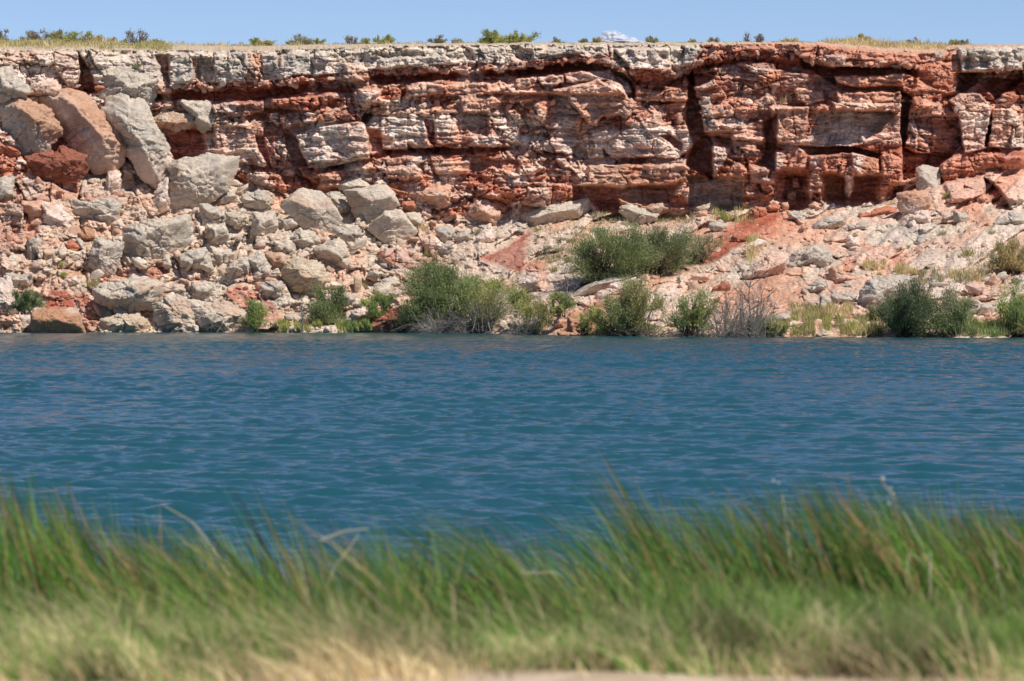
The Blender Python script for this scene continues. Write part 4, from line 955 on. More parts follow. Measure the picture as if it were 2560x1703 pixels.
def bush(px, py, w, h, key_, label, seed, name='shrub', cat='shrub', group='salt cedar shrubs on the far shore', Y=None, dead=.0, dense=1.0,
         twig=BROWN, leafL=.15, leafW=.029, z0=.30, limbs=None, lean=0.0, stem=.03, loc=None, key2=None):
    r = np.random.default_rng(seed)
    if Y is None:
        Y = float(surf(np.array([px]), np.array([min(py, ywat(px)-3)]))[0][0])-.35
    mpp = Y/FPX; W, H = w*mpp*1.12, h*mpp
    loc = at(px, py, Y) if loc is None else loc
    root = empty(name, loc); tagit(root, label, cat, group)
    K = limbs or int(np.clip(W*H*4.5, 12, 80))
    paths, rads = [], []; LP, LD, LT = [], [], []
    nl = int(W*H*2200*dense)+120
    for k in range(K):
        u = r.uniform(-1, 1); th = r.uniform(.12, 1.0)
        ph = r.uniform(-1, 1)*math.pi/2*.97
        rad = r.uniform(.62, 1.0)
        ph = math.asin(r.uniform(-1, 1))*.98; rad = r.uniform(.25, 1.0)**.6
        tip = np.array([math.sin(ph)*W*.47*rad, r.normal(0, .20*W), H*(z0*.4+(.95-z0*.4)*math.cos(ph)**.6*rad*(.55+.45*r.random()**.6 if k % 3 else 1.0))])
        if k % 4 == 0: tip[2] *= .5
        tip[0] += lean*tip[2]
        b0 = np.array([r.normal(0, .09*W), r.normal(0, .08*W), -.15])
        P = limb(b0, tip, r, 8)
        paths.append(P); rads.append(np.linspace(stem*(.6+.8*r.random()), .008, 8))
        for _ in range(5):
            i = r.integers(2, 7); d = P[i+1]-P[i-1]; d = d/np.linalg.norm(d)+r.normal(0, .5, 3); d[2] += .25
            q = P[i]+d/np.linalg.norm(d)*r.uniform(.10, .26)*H
            S_ = limb(P[i], q, r, 5); paths.append(S_); rads.append(np.linspace(.011, .005, 5))
            m = int(nl*.12/K)
            t = r.random(m); idx = t*3.99; i0 = idx.astype(int); f = (idx-i0)[:, None]
            LP.append(S_[i0]*(1-f)+S_[i0+1]*f+r.normal(0, .035*H, (m, 3))); dd = (q-P[i])/np.linalg.norm(q-P[i])
            LD.append(dd+r.normal(0, .45, (m, 3))+[0, 0, .25]); LT.append(.55+.45*t)
        m = int(nl*.4/K); t = r.uniform(.22, 1.03, m); idx = np.clip(t, 0, .999)*7; i0 = idx.astype(int).clip(0, 6); f = (idx-i0)[:, None]
        LP.append(P[i0]*(1-f)+P[i0+1]*f+r.normal(0, .05*H, (m, 3))*(t[:, None]+.2))
        dd = (P[-1]-P[2])/np.linalg.norm(P[-1]-P[2]); LD.append(dd+r.normal(0, .45, (m, 3))+[0, 0, .2]); LT.append(t)
        # puff of fine sprays round the limb's end
        m = int(nl*.45/K); pr = r.uniform(.09, .17)*(W*H)**.5
        LP.append(P[-1]+[0, 0, -.4*pr]+r.normal(0, 1, (m, 3))*pr*.6*np.array([1, .9, .8])); LD.append(dd+r.normal(0, .6, (m, 3))+[0, 0, .3]); LT.append(np.ones(m))
    V, Fq = tubes(paths, rads)
    me = mesh_data('branches', V, Fq, np.broadcast_to(twig, V.shape)*(.75+.5*vn3(V*3, 8))[:, None], M_WOOD)
    link('branches', me, root)
    P = np.concatenate(LP); Dn = np.concatenate(LD); T = np.concatenate(LT); Dn /= np.linalg.norm(Dn, axis=1)[:, None]
    keep = (P[:, 2] > .02*H) & (r.random(len(P)) > dead*(1-sstep(.35*H, .7*H, P[:, 2])))
    # ragged gaps
    keep &= vn3(P*(2.2/max(.4, H**.5))+seed, 12) > .30
    P, Dn, T = P[keep], Dn[keep], T[keep]; n = len(P)
    V, Fq = leaf_quads(P, Dn, leafL*r.uniform(.6, 1.3, n), leafW*r.uniform(.7, 1.3, n), r)
    c1 = GREEN[key_]; c2 = GREEN[key2 or {'g':'y','d':'g','b':'d','y':'g','l':'y','o':'y','s':'o','t':'y','k':'s'}[key_]]
    q = np.clip(sstep(.35, .7, vn3(P*1.3+seed, 14))*.8, 0, 1)
    col = mixc(np.broadcast_to(c1, P.shape), c2, q)*(r.uniform(.75, 1.3, n))[:, None]
    me = mesh_data('foliage', V, Fq, np.repeat(col, 4, 0), M_LEAF)
    link('foliage', me, root)
    return root
def thicket(px, py, w, h, label, seed, n=160, Y=None, col=GREY, up=.5, name='dead_shrub', lean=0.0, group='dead salt cedar thickets'):
    r = np.random.default_rng(seed)
    if Y is None: Y = float(surf(np.array([px]), np.array([min(py, ywat(px)-3)]))[0][0])-.7
    mpp = Y/FPX; W, H = w*mpp, h*mpp; paths, rads = [], []
    for k in range(n):
        b = np.array([r.uniform(-.30, .30)*W, r.normal(0, .12*W), -.15]); ph = r.normal(0, .75)
        L_ = H*r.uniform(.35, 1.05)
        tip = b+np.array([math.sin(ph)*W*.38+lean*L_, r.normal(0, .15*W), L_*max(.12, math.cos(ph)**2*(up+.5*r.random()))])
        P = limb(b, tip, r, 8, .3); R0 = r.uniform(.013, .030)
        paths.append(P); rads.append(np.linspace(R0, .006, 8))
        for _ in range(3):
            i = r.integers(2, 7); d = P[i+1]-P[i-1]; d = d/(np.linalg.norm(d)+1e-6)+r.normal(0, .6, 3)
            q = P[i]+d*r.uniform(.08, .22)*H; q[2] = max(q[2], .03)
            paths.append(limb(P[i], q, r, 5)); rads.append(np.linspace(R0*.5, .004, 5))
    V, Fq = tubes(paths, rads)
    me = mesh_data(name, V, Fq, np.broadcast_to(col, V.shape)*(.65+.6*vn3(V*2.5, 8))[:, None], M_WOOD)
    o = link(name, me, None, at(px, py, Y)); tagit(o, label, 'dead shrub', group)
def bare_tree(px, py, h, label, seed, Y=None, name='bare_tree', col=GREY*.75, lean=0.05, spread=.5, sub=7):
    r = np.random.default_rng(seed)
    if Y is None: Y = float(surf(np.array([px]), np.array([min(py, ywat(px)-3)]))[0][0])-.5
    mpp = Y/FPX; H = h*mpp
    root = empty(name, at(px, py, Y)); tagit(root, label, 'tree')
    T = limb(np.array([0, 0, -.15]), np.array([lean*H, 0, H*.75]), r, 9, .02)
    V, Fq = tubes([T], [np.linspace(.06, .018, 9)], 5)
    link('trunk', mesh_data('trunk', V, Fq, np.broadcast_to(col, V.shape), M_WOOD), root)
    ps, rs = [], []
    for k in range(sub):
        i = r.integers(2, 8); a = r.uniform(-1, 1)
        tip = T[i]+np.array([a*spread*H, r.normal(0, .2*H), H*r.uniform(.12, .42)])
        P = limb(T[i], tip, r, 7, -.05); ps.append(P); rs.append(np.linspace(.026, .008, 7))
        for _ in range(5):
            j = r.integers(2, 6); q = P[j]+r.normal(0, .12*H, 3)+[0, 0, .08*H]; ps.append(limb(P[j], q, r, 5)); rs.append(np.linspace(.010, .004, 5))
    V, Fq = tubes(ps, rs)
    link('branches', mesh_data('branches', V, Fq, np.broadcast_to(col, V.shape), M_WOOD), root)
    return root

SH = [  # px, base py, width, height, colour, label, options
(62,780,70,66,'d','small dark green bush near the left end of the shore, above the whitish blocks',dict(Y=210.5)),
(640,828,52,120,'l','thin feathery bright green bush beside the drowned grey twigs',dict(dense=.55,z0=.1)),
(818,812,92,108,'d','round dark green bush standing alone at the foot of the tan boulders',dict(dense=1.0,z0=.15)),
(948,806,84,86,'l','bright green bush between the round dark one and the biggest one',dict(z0=.2)),
(1100,826,185,190,'g','tallest and widest green bush on the shore, left half of the big clump',dict(z0=.2,dense=1.15,key2='d')),
(1215,822,175,150,'g','green bush with pale dead lower branches, right half of the big clump',dict(dead=.85,twig=GREY,z0=.25,dense=.8)),
(1335,838,120,105,'o','thin grey-green bush full of grey twigs, right of the big clump',dict(dead=.55,twig=GREY,dense=.6)),
(1395,785,70,62,'g','small green bush behind the bare grey tree',dict(Y=203)),
(1300,768,60,52,'g','small green bush on the slope just above the big clump\'s right end',dict(Y=207)),
(1525,838,120,95,'y','low yellow-green bush at the water, left foot of the taller one',dict(z0=.1)),
(1592,838,150,142,'o','tall yellow-green shore bush with a dark twiggy base',dict(dead=.35,twig=BROWN*1.3,key2='g')),
(1728,838,140,128,'g','green shore bush just left of the big dead grey thicket',dict(dead=.45,key2='y',z0=.22)),
(1530,712,215,158,'d','biggest dark green bush, halfway up the slope',dict(dense=1.15,z0=.05,key2='g')),
(1650,684,190,128,'d','grey-green bush with dark dead limbs joined to the biggest mid-slope bush',dict(dead=.5,twig=BROWN*1.4,dense=.85,key2='s')),
(1745,655,125,88,'s','wispy grey-green bush at the top end of the mid-slope clump',dict(dense=.35,dead=.2)),
(2262,843,145,150,'b','darkest blue-green bush at the water, shaped like a small tree',dict(dense=1.4,z0=.05)),
(2372,840,130,125,'s','grey-green bush leaning on the darkest waterside bush',dict(dense=.8,dead=.3,key2='g')),
(2520,680,118,82,'o','round olive bush high on the slope at the right edge',dict(dense=1.2,z0=.1,key2='t')),
(1465,838,50,62,'l','small bright green sapling cluster left of the yellow-green bushes',dict(dense=.4)),
(2500,660,60,40,'s','small dull grey shrub hidden behind the round olive bush',dict(dense=.6)),
(2555,838,60,55,'o','low green bush at the young tree\'s foot, right edge of the shore',{}),
(1940,840,70,40,'o','low olive bush right of the dead thicket, in the shore grass',{}),
(2190,800,50,45,'s','small grey-green bush between huge grey boulder and darkest bush',{}),
]
for i, (px, py, w, h, k, lab, o) in enumerate(SH): bush(px, py, w, h, k, lab, 500+i, **o)
# airy young tree at the right edge
t_ = bush(2532, 832, 120, 130, 'l', 'airy bright green young tree with a visible dark trunk near the right edge', 601, name='young_tree', cat='tree', group=None, dense=.42, z0=.42, limbs=16, stem=.05)
thicket(545, 832, 165, 70, 'curved bare grey twigs standing in the water before the wide beige block', 700, 26, up=.6)
thicket(985, 830, 110, 70, 'fine bare brown twigs in front of the dark red clay mound', 701, 46, col=GREY*.6, up=.5)
thicket(1160, 832, 270, 82, 'long low tangle of pale dead branches along the biggest bushes\' feet', 702, 420, up=.5, col=GREY*1.15)
thicket(1325, 838, 130, 66, 'pale grey dead twigs under the thin grey-green bush', 703, 120, up=.6)
thicket(1855, 842, 195, 140, 'big upright dead grey thicket between green bushes and shore grass', 704, 230, col=GREY*1.0, up=.65)
thicket(1600, 838, 170, 45, 'dead brown twigs under the yellow-green shore bushes', 705, 90, col=GREY*.6, up=.5)
thicket(1740, 840, 110, 40, 'dark tangle of dead twigs under the green bush left of the dead thicket', 706, 70, col=GREY*.5, up=.5)
thicket(1640, 672, 90, 62, 'dark bare twigs at the foot of the mid-slope clump', 707, 70, col=GREY*.5, up=.7)
thicket(2330, 840, 90, 60, 'grey twigs at the foot of the grey-green bush by the darkest bush', 708, 40, col=GREY*.6, up=.7)
bare_tree(1414, 792, 128, 'slim bare grey tree with crooked branches right of the big clump', 720, lean=.05, spread=.33, sub=8)
bare_tree(1870, 838, 185, 'tallest bare dark stems rising out of the dead thicket', 721, name='bare_tree', col=GREY*.5, spread=.4, sub=10, lean=.02)
bare_tree(757, 828, 100, 'thin bare pole-like sapling in the bright green shore grass', 722, col=GREY, spread=.08, sub=4, lean=0)
bare_tree(1630, 650, 95, 'dead dark trunk showing through the mid-slope bushes', 723, col=BROWN*1.2, spread=.3, sub=7, lean=-.12)

# ------------------------------------------------------------------ plants along the rim
def rimz(px, Y):
    j = int(np.searchsorted(colx, px)); e_ = rows[0][j]; f = (Y-e_[1])/(Yb-e_[1])
    return e_[2]+(zs[j]-e_[2])*np.clip(f, 0, 1)**.85
RIM = [ # px, width px, height px, colour, label, options
(5,36,36,'k','dark twiggy bush on the rim at the left edge',dict(dense=.5)),
(87,66,34,'k','dark grey twiggy bush on the rim, second from the left',dict(dense=.6)),
(150,56,34,'o','broad olive-brown bush on the rim, left part of the big left clump',dict(dense=1.1,z0=.05)),
(196,84,34,'y','yellow-green bush forming the right part of the big left rim clump',dict(dense=1.1,z0=.05)),
(250,54,20,'t','straw-coloured low bush on the rim beside the left clump',dict(z0=.05)),
(296,40,22,'o','dull olive low bush left of the bluish twiggy rim bush',dict(z0=.05)),
(344,66,38,'k','airy bluish twiggy bush standing against the sky on the rim',dict(dense=.28,key2='k')),
(389,40,18,'g','small clear green bush right of the bluish twiggy rim bush',dict(z0=.05)),
(636,24,18,'g','small green tuft-like bush on the rim above the grey cap blocks',{}),
(668,40,14,'t','low brownish bush on the rim next to a small green one',{}),
(752,60,24,'s','grey-green bush on the rim left of centre',dict(z0=.05)),
(798,22,15,'g','little green bush right of the grey-green rim bush',{}),
(878,30,24,'k','small purplish twiggy bush on the rim left of centre',dict(dense=.5)),
(915,30,14,'o','low olive bush on the rim beside the purplish twiggy one',{}),
(960,40,24,'y','neat yellow-green bush on the rim left of centre',dict(dense=1.2,z0=.05)),
(1094,34,22,'k','dark open bush on the rim left of the great yellow-green pair',dict(dense=.6)),
(1140,22,12,'s','low grey bush just left of the great yellow-green pair',{}),
(1228,70,38,'y','left and taller of the great yellow-green bushes on the rim',dict(dense=1.3,z0=.05)),
(1300,84,30,'y','right and wider of the great yellow-green bushes on the rim',dict(dense=1.3,z0=.05)),
(1392,28,12,'s','small grey-green bush on the rim left of the cloud',{}),
(1460,16,9,'g','tiny green bush on the rim under the cloud\'s left end',{}),
(1492,20,10,'o','tiny olive bush on the rim directly below the cloud',{}),
(1632,28,14,'s','small dark bush on the rim just right of the cloud',{}),
(1730,18,8,'o','tiny low bush on the rim above the grey cap buttress',{}),
(1782,24,12,'k','small brown bush on the rim above the deep shaded cleft',{}),
(1898,20,20,'k','upright dark twiggy bush on the bare right rim',dict(dense=.4)),
(1866,12,28,'k','single bare thin shrub against the sky on the right rim',dict(dense=.12)),
(1972,40,10,'t','low straw-coloured bush on the right rim',{}),
(2160,30,22,'o','taller olive bush in the long grassy stretch of the right rim',{}),
(2280,30,18,'k','thin dark bush near the dip of the right rim',dict(dense=.5)),
(2385,26,13,'o','small brown bush right of the dip in the rim',{}),
(2405,26,12,'s','small grey bush above the grey hanging cap rock',{}),
]
for i, (px, w, h, k, lab, o) in enumerate(RIM):
    Yq = 241.0; X = (px-1280)/FPX*Yq
    bush(px, 0, w*(1.35 if w < 45 else 1.1), h*.9+6, k, lab, 800+i, group='bushes along the cliff rim', Y=Yq, loc=(X, Yq, float(rimz(px, Yq))-.05), leafL=.13, leafW=.032, stem=.012, limbs=26 if w > 40 else 14, twig=BROWN*1.5, **o)

# ------------------------------------------------------------------ little shrubs dotted over the vegetated slope
def tuft_mesh(r, R, H, n, col, wd=.02, spread=.5):
    b = np.stack([r.normal(0, R*.35, n), r.normal(0, R*.35, n), np.zeros(n)-.03], -1)
    d = np.stack([r.normal(0, spread, n), r.normal(0, spread, n), np.ones(n)], -1); d /= np.linalg.norm(d, axis=1)[:, None]
    V, Fq = leaf_quads(b, d, H*r.uniform(.5, 1.1, n), np.full(n, wd), r)
    cc = np.broadcast_to(col, (n, 3))*r.uniform(.75, 1.3, n)[:, None]
    return V, Fq, np.repeat(cc, 4, 0)
r5 = np.random.default_rng(77)
TSH = [(1350,575),(1385,560),(1405,602),(1402,625),(1432,628),(1376,632),(1380,655),(1348,600),(1425,588),(1440,605),(1450,570),(1468,590),(1475,560),(1395,645),(1360,648),(1433,600),(1486,577),(1500,560),(1412,575),(1515,548),(1545,545),(1583,562),(1590,566),(1562,562),(1610,555),(1640,548),(1660,552),(1422,650),(1440,655),(1370,620)]
for i, (px, py) in enumerate(TSH):
    V, Fq, cc = tuft_mesh(r5, r5.uniform(.35, .6), r5.uniform(.28, .5), 110, GREEN['s' if i % 3 else 'o']*.9, .035, .8)
    Yq = float(surf(np.array([px]), np.array([py]))[0][0])-.05
    o = link('small_shrub', mesh_data('small_shrub', V, Fq, cc, M_LEAF), None, at(px, py+4, Yq))
    tagit(o, 'ankle-high grey-green shrub on the tan slope left of the mid-slope bushes', 'shrub', 'little shrubs on the tan slope')
SM = [(1385,678,'o','spiky olive tuft on the red soil left of the mid-slope bush',26,.5),(1822,548,'y','pale green tuft at the top of the slope under the shadowed wall',34,.6),(1810,536,'g','small green shrub under the shadowed cliff wall',22,.4),
(1880,640,'t','tall straw-coloured grass clump left of the lone round-topped boulder',34,1.0),(2420,640,'o','spiky yucca-like clump on the right slope',34,.8),(2200,688,'g','small clear green tuft on the smooth right slope',16,.35),(2250,680,'t','brown-topped grass clump on the smooth right slope',34,.6),(2285,682,'t','low grass clump touching a brown-topped one',24,.45),(2358,585,'s','grey-green tuft on the smooth grey shelf',28,.4),
(2480,585,'s','tuft on the pale slope above the round olive bush',24,.4),(2270,617,'l','tiny bright green tuft, right of a pair on the pink slope',14,.3),(2253,624,'g','tiny dark green tuft, left of a pair on the pink slope',12,.3),(2188,618,'l','tiny yellow-green tuft above the grass clump',12,.25),(2136,592,'g','tiny green tuft right of the layered rocks',10,.3),(1932,611,'l','small green tuft below the white ledge',12,.3),(2368,490,'y','golden tuft beside the pale grey block',24,.45),
(205,512,'y','yellowish plant among the rocks right of the leftmost leaning boulder\'s foot',26,.4),(108,266,'l','green sprig growing on the leaning slabs',12,.3),(155,660,'y','thin yellow-green plant on the left sandy patch',16,.35),(160,686,'y','yellow-green tuft below the thin plant on the left sandy patch',20,.35),(232,715,'o','olive tuft above the broad pink-grey boulder',34,.6),(240,792,'l','small bright green tuft between two shore blocks',20,.3),(345,168,'g','green plant growing on the cap rock face',10,.5),
(1060,575,'t','straw tuft at the cliff foot right of the cube-shaped rock',24,.45),(1195,580,'s','grey tuft on the white rubble under the cliff foot',20,.35),(1070,635,'y','yellow tuft beside the white-grey low slab',30,.5),(1095,645,'t','dry tuft just right of the yellow one',26,.5),(912,718,'o','olive tuft by the upright brick-shaped stone',18,.5),(1960,255,'t','pale dry bush hanging on the red cliff ledge',26,.6),(1432,535,'o','low tuft on the long pale slab',14,.3),(1415,540,'o','second low tuft on the long pale slab',12,.3),(1528,540,'y','low tuft under the alcoves',20,.3)]
for i, (px, py, k, lab, w, hh) in enumerate(SM):
    V, Fq, cc = tuft_mesh(r5, w/44*.55, hh, 90 if w > 18 else 50, GREEN[k], .03, .35 if k == 't' else .55)
    Yq = float(surf(np.array([px]), np.array([py]))[0][0])-.12
    if px < 120: Yq -= 1.2
    o = link('grass_tuft', mesh_data('grass_tuft', V, Fq, cc, M_LEAF), None, at(px, py+3, Yq)); tagit(o, lab, 'tuft', 'tufts growing on the far slope')

# ------------------------------------------------------------------ grasses nobody could count: rim, far shore
def blades(pos, H, Wd, col, r, lean=(0, 0), spread=.3):
    n = len(pos); d = np.stack([r.normal(lean[0], spread, n), r.normal(lean[1], spread, n), np.ones(n)], -1); d /= np.linalg.norm(d, axis=1)[:, None]
    V, Fq = leaf_quads(pos, d, H, Wd, r); return V, Fq, np.repeat(col, 4, 0)
def far_grass():
    r = np.random.default_rng(11); P, H, Cc = [], [], []
    # rim: clumped
    n = 60000; px = r.uniform(-200, 2750, n); Yq = r.uniform(226.5, 243, n)
    dens = np.interp(px, [-200,0,420,640,900,1040,1200,1700,1900,2050,2100,2340,2400,2750],[1,1,.7,.5,.35,.2,.2,.2,.25,.6,1,1,.3,.3])
    X = (px-1280)/FPX*Yq
    keep = (vn2(X*1.2, Yq*.8, 501) > .62-.32*dens) & (r.random(n) < .4+.6*dens) & ((Yq > 236) | (px < 430) | ((px > 2060) & (px < 2360)))
    keep &= ~((px > 2390) & (Yq < 232))
    X, Yq, px = X[keep], Yq[keep], px[keep]; j = np.searchsorted(colx, px); e_ = rows[0]
    z = e_[j, 2]+(zs[j]-e_[j, 2])*np.clip((Yq-e_[j, 1])/(Yb-e_[j, 1]), 0, 1)**.85
    k = vn2(X*.6, Yq*.6, 502)
    P = np.stack([X, Yq, z-.02], -1); H = (.10+.42*vn2(X*.9, Yq*.9, 503)**1.5)*r.uniform(.6, 1.2, len(X))*np.interp(px, [0,380,500,1200,1300,1900,2040,2100,2330,2380],[1.35,1.2,.8,.7,.45,.45,.7,1.25,1.25,.7])
    col = mixc(np.broadcast_to(GREEN['t'], P.shape), GREEN['o'], sstep(.35, .6, k)); col = mixc(col, GREEN['y'], sstep(.6, .85, k)*.7)*r.uniform(.75, 1.25, len(X))[:, None]
    V, Fq, cc = blades(P, H, np.full(len(X), .035), col, r, (0, 0), .45)
    o = link('rim_grass', mesh_data('rim_grass', V, Fq, cc, M_LEAF)); tagit(o, 'dry olive and straw grass along the top of the cliff', 'grass', None, 'stuff')
    # far shore patches: x0,x1,y0,y1,count,height,colour
    Vs, Fs, Cs = [], [], []; off = 0
    for x0, x1, y0, y1, n, h, k, k2 in [(662,935,812,832,5200,.42,'l','y'),(900,1010,800,830,1400,.4,'l','y'),(1880,2200,800,842,8000,.42,'y','o'),(1980,2130,770,800,2200,.45,'o','t'),
            (2140,2215,800,843,1800,.5,'t','o'),(2385,2430,805,843,900,1.1,'d','g'),(2430,2600,812,844,3800,.55,'o','l'),(2160,2215,660,678,700,.4,'t','y'),(2290,2470,685,712,2600,.42,'t','s'),(2240,2290,668,690,500,.4,'o','t'),
            (1870,1900,600,665,700,.6,'t','y'),(1780,1890,520,560,900,.4,'y','o'),(1300,1480,520,560,500,.25,'s','t'),(1480,1740,535,560,1600,.3,'o','s'),(1320,1560,560,680,1500,.22,'s','t'),(1600,1700,650,690,500,.4,'t','o'),(2420,2520,640,700,700,.4,'s','t'),(1310,1330,790,830,200,.4,'l','g'),(1445,1500,815,840,350,.4,'l','g'),(1880,1925,812,843,1600,.4,'l','l'),(2425,2455,812,838,500,.5,'l','l'),(2600,2800,800,845,3000,.5,'o','y')]:
        px = r.uniform(x0, x1, n); py = r.uniform(y0, y1, n); kk = vn2(px/14., py/9., 511) > .40; px, py = px[kk], py[kk]
        dep = surf(px, py)[0]; p = at(px, py, dep-.06); m = len(px)
        q = sstep(.3, .7, vn2(px/22, py/14, 512)); col = mixc(np.broadcast_to(GREEN[k], p.shape), GREEN[k2], q)*r.uniform(.7, 1.3, m)[:, None]
        V, Fq, cc = blades(p, h*r.uniform(.5, 1.15, m), np.full(m, .03), col, r, (-.1, 0), .28)
        Vs.append(V); Fs.append(Fq+off); Cs.append(cc); off += len(V)
    o = link('shore_grass', mesh_data('shore_grass', np.concatenate(Vs), np.concatenate(Fs), np.concatenate(Cs), M_LEAF)); tagit(o, 'green and straw grass growing on the far shore and its slope', 'grass', None, 'stuff')
far_grass()

# ------------------------------------------------------------------ near bank: short grass, tall reeds, dry stalks (out of focus)
def near_blades(X, Y, Z, H, Wd, col, tipc, r, lean, curl, nseg=4):
    n = len(X); t = np.linspace(0, 1, nseg+1)
    az = r.uniform(0, math.pi, n); sx, sy = np.cos(az), np.sin(az)
    lx = lean[:, 0]*H; ly = lean[:, 1]*H
    V = np.zeros((n, (nseg+1)*2, 3)); Cc = np.zeros((n, (nseg+1)*2, 3))
    for i, a in enumerate(t):
        bx = X+lx*(a*(1-curl)+a*a*curl); by = Y+ly*(a*(1-curl)+a*a*curl); bz = Z+H*(a-.25*curl*a*a*np.abs(lean[:, 0]))
        w = Wd*(1-a)**.7*.5+.0004
        V[:, 2*i] = np.stack([bx-sx*w, by-sy*w, bz], -1); V[:, 2*i+1] = np.stack([bx+sx*w, by+sy*w, bz], -1)
        Cc[:, 2*i] = Cc[:, 2*i+1] = col*(1-a)+tipc*a
    f = np.arange(n)[:, None, None]*(nseg+1)*2+np.array([[2*i, 2*i+1, 2*i+3, 2*i+2] for i in range(nseg)])[None]
    return V.reshape(-1, 3), f.reshape(-1, 4), Cc.reshape(-1, 3)
def near_grass():
    r = np.random.default_rng(21)
    G1 = np.array([.115,.215,.045]); G2 = np.array([.21,.31,.070]); DRY = np.array([.62,.52,.29]); DR2 = np.array([.56,.44,.24]); DK = np.array([.06,.085,.025])
    # short grass
    n = 170000; Y = 13.1+(21.5-13.1)*r.random(n)**.8; px = r.uniform(-2200, 4760, n); X = (px-1280)/FPX*Y
    Z = bankz(Y, X); k = vn2(X*1.6, Y*.9, 601); k2 = vn2(X*5, Y*3, 602)
    keep = (Y > 14.1) & (r.random(n) < np.interp(Y, [14.15, 14.55, 15.1, 23], [.04, .35, 1, 1])) & (r.random(n) > .75*sstep(.72, .85, vn2(X*2.2, Y*1.4, 611))); X, Y, Z, px, k, k2 = [a[keep] for a in (X, Y, Z, px, k, k2)]; n = len(X)
    dry = np.clip(np.interp(Y, [14.3, 14.9, 15.6, 17, 23], [1, .62, .24, .12, .08])+.9*(k-.5)+.45*(px < 700)*sstep(17.2, 18.8, Y), 0, 1)
    isdry = r.random(n) < dry
    col = np.where(isdry[:, None], DR2*(.8+.4*r.random((n, 1))), G1*(.7+.6*k2[:, None]))
    tip = np.where(isdry[:, None], DRY*(.8+.4*r.random((n, 1))), G2*(.75+.5*r.random((n, 1))))
    dk_ = (.32+.75*sstep(.25, .65, vn2(X*3.3, Y*2.2, 612))+.5*sstep(.3, .6, vn2(X*8, Y*3.5, 613)))[:, None]; col = col*dk_; tip = tip*(.35+.65*dk_)
    H = (.05+.15*vn2(X*1.3, Y*1.1, 603))*r.uniform(.6, 1.3, n)*np.interp(Y, [13, 15, 17, 23], [.6, .95, 1.0, .95])*(1+.8*sstep(.55, .8, vn2(X*1.9+5, Y*1.5, 605)))
    lean = np.stack([r.normal(-.40, .60, n)+1.4*(vn2(X*1.7, Y*1.2, 606)-.5), r.normal(0, .3, n)], -1)
    V, Fq, cc = near_blades(X, Y, Z-.01, H, r.uniform(.006, .013, n), col, tip, r, lean, .6, 3)
    o = link('bank_grass', mesh_data('bank_grass', V, Fq, cc, M_GRASS)); tagit(o, 'short green and straw-coloured grass on the near bank', 'grass', None, 'stuff')
    # tall reeds at the water's edge
    n = 27500; Y = r.uniform(19.6, 29.5, n); px = r.uniform(-2300, 4860, n); X = (px-1280)/FPX*Y
    tipy = np.interp(px, [-400,0,120,420,560,760,900,1000,1250,1330,1480,1650,1730,1800,2050,2200,2400,2600,2960],[1140,1150,1190,1290,1330,1310,1370,1380,1370,1290,1350,1360,1230,1270,1240,1200,1220,1260,1260])
    dens = np.interp(px, [-400,0,300,600,880,1000,1150,1300,1420,1600,1760,1900,2960],[.8,.62,.50,.45,.40,.40,.48,.22,.85,.5,.7,1,1])
    keep = r.random(n) < dens*(.05+1.9*sstep(.3, .75, vn2(X*2.0, Y*.9, 604))); X, Y, px, tipy = X[keep], Y[keep], px[keep], tipy[keep]; n = len(X)
    Z = bankz(Y, X); ztip = EYE-(tipy+r.exponential(85, n)-50-715)/FPX*Y; H = np.clip(ztip-Z, .35, 1.9)
    br = r.random(n); base = np.where((br < .22)[:, None], np.array([.24,.18,.06]), np.where((br < .65)[:, None], np.array([.055,.120,.022]), np.array([.13,.235,.035])))
    base = base*(.6+.9*vn2(X*2.2, Y*1.3, 607))[:, None]; tip = np.where((br < .20)[:, None], np.array([.38,.22,.10]), base*1.2)
    lean = np.stack([r.normal(-.46, .18, n)+.7*(vn2(X*1.6, Y*.8, 608)-.5)-.18*np.exp(-((px-1480)/160)**2), r.normal(0, .15, n)], -1)
    V, Fq, cc = near_blades(X, Y, Z-.02, H, r.uniform(.011, .024, n), base, tip, r, lean, .45, 6)
    o = link('reeds', mesh_data('reeds', V, Fq, cc, M_GRASS)); tagit(o, 'tall green reeds bent left by the wind at the near water\'s edge', 'reeds', None, 'stuff')
    # windblown clumps that stand above the rest: px of base, photo y of tips, blades, lean, spread px
    bx, tyy, ll, w_ = [], [], [], []
    for p0, ty, nb, le, sp in [(1745,1110,34,-.42,22),(1760,1190,40,-.4,30),(815,1190,30,-.38,18),(860,1260,30,-.3,25),(420,1230,22,-.5,25),(330,1200,18,-.35,30),(110,1130,30,-.4,40),(215,1170,20,-.3,30),(560,1250,22,-.4,30),(1450,1270,70,-.85,60),(1520,1320,90,-.95,60),(1400,1240,34,-.6,30),(2230,1170,40,-.35,30),(2130,1190,40,-.4,40),(1960,1230,34,-.3,40),(2400,1210,34,-.3,40),(2530,1240,30,-.3,30),(1040,1290,30,-.45,30),(1180,1330,34,-.5,40),(1010,1320,40,-.4,30),(30,1160,60,-.45,40),(2320,1230,60,-.35,60)]:
        bx.append(p0+r.normal(0, sp, nb)); tyy.append(ty+r.exponential(60, nb)); ll.append(r.normal(le, .07, nb))
    px, ty, le = map(np.concatenate, (bx, tyy, ll)); n = len(px); Y = r.uniform(21, 26, n); X = (px-1280)/FPX*Y; Z = bankz(Y, X)
    H = np.clip(EYE-(ty-715)/FPX*Y-Z, .4, 2)*(1+.2*np.abs(le)); q = r.random(n)[:, None]
    base = np.where(q < .2, np.array([.26,.19,.06]), np.where(q < .6, np.array([.06,.125,.024]), np.array([.12,.22,.035]))); tip = np.where(q < .22, np.array([.36,.20,.09]), base)
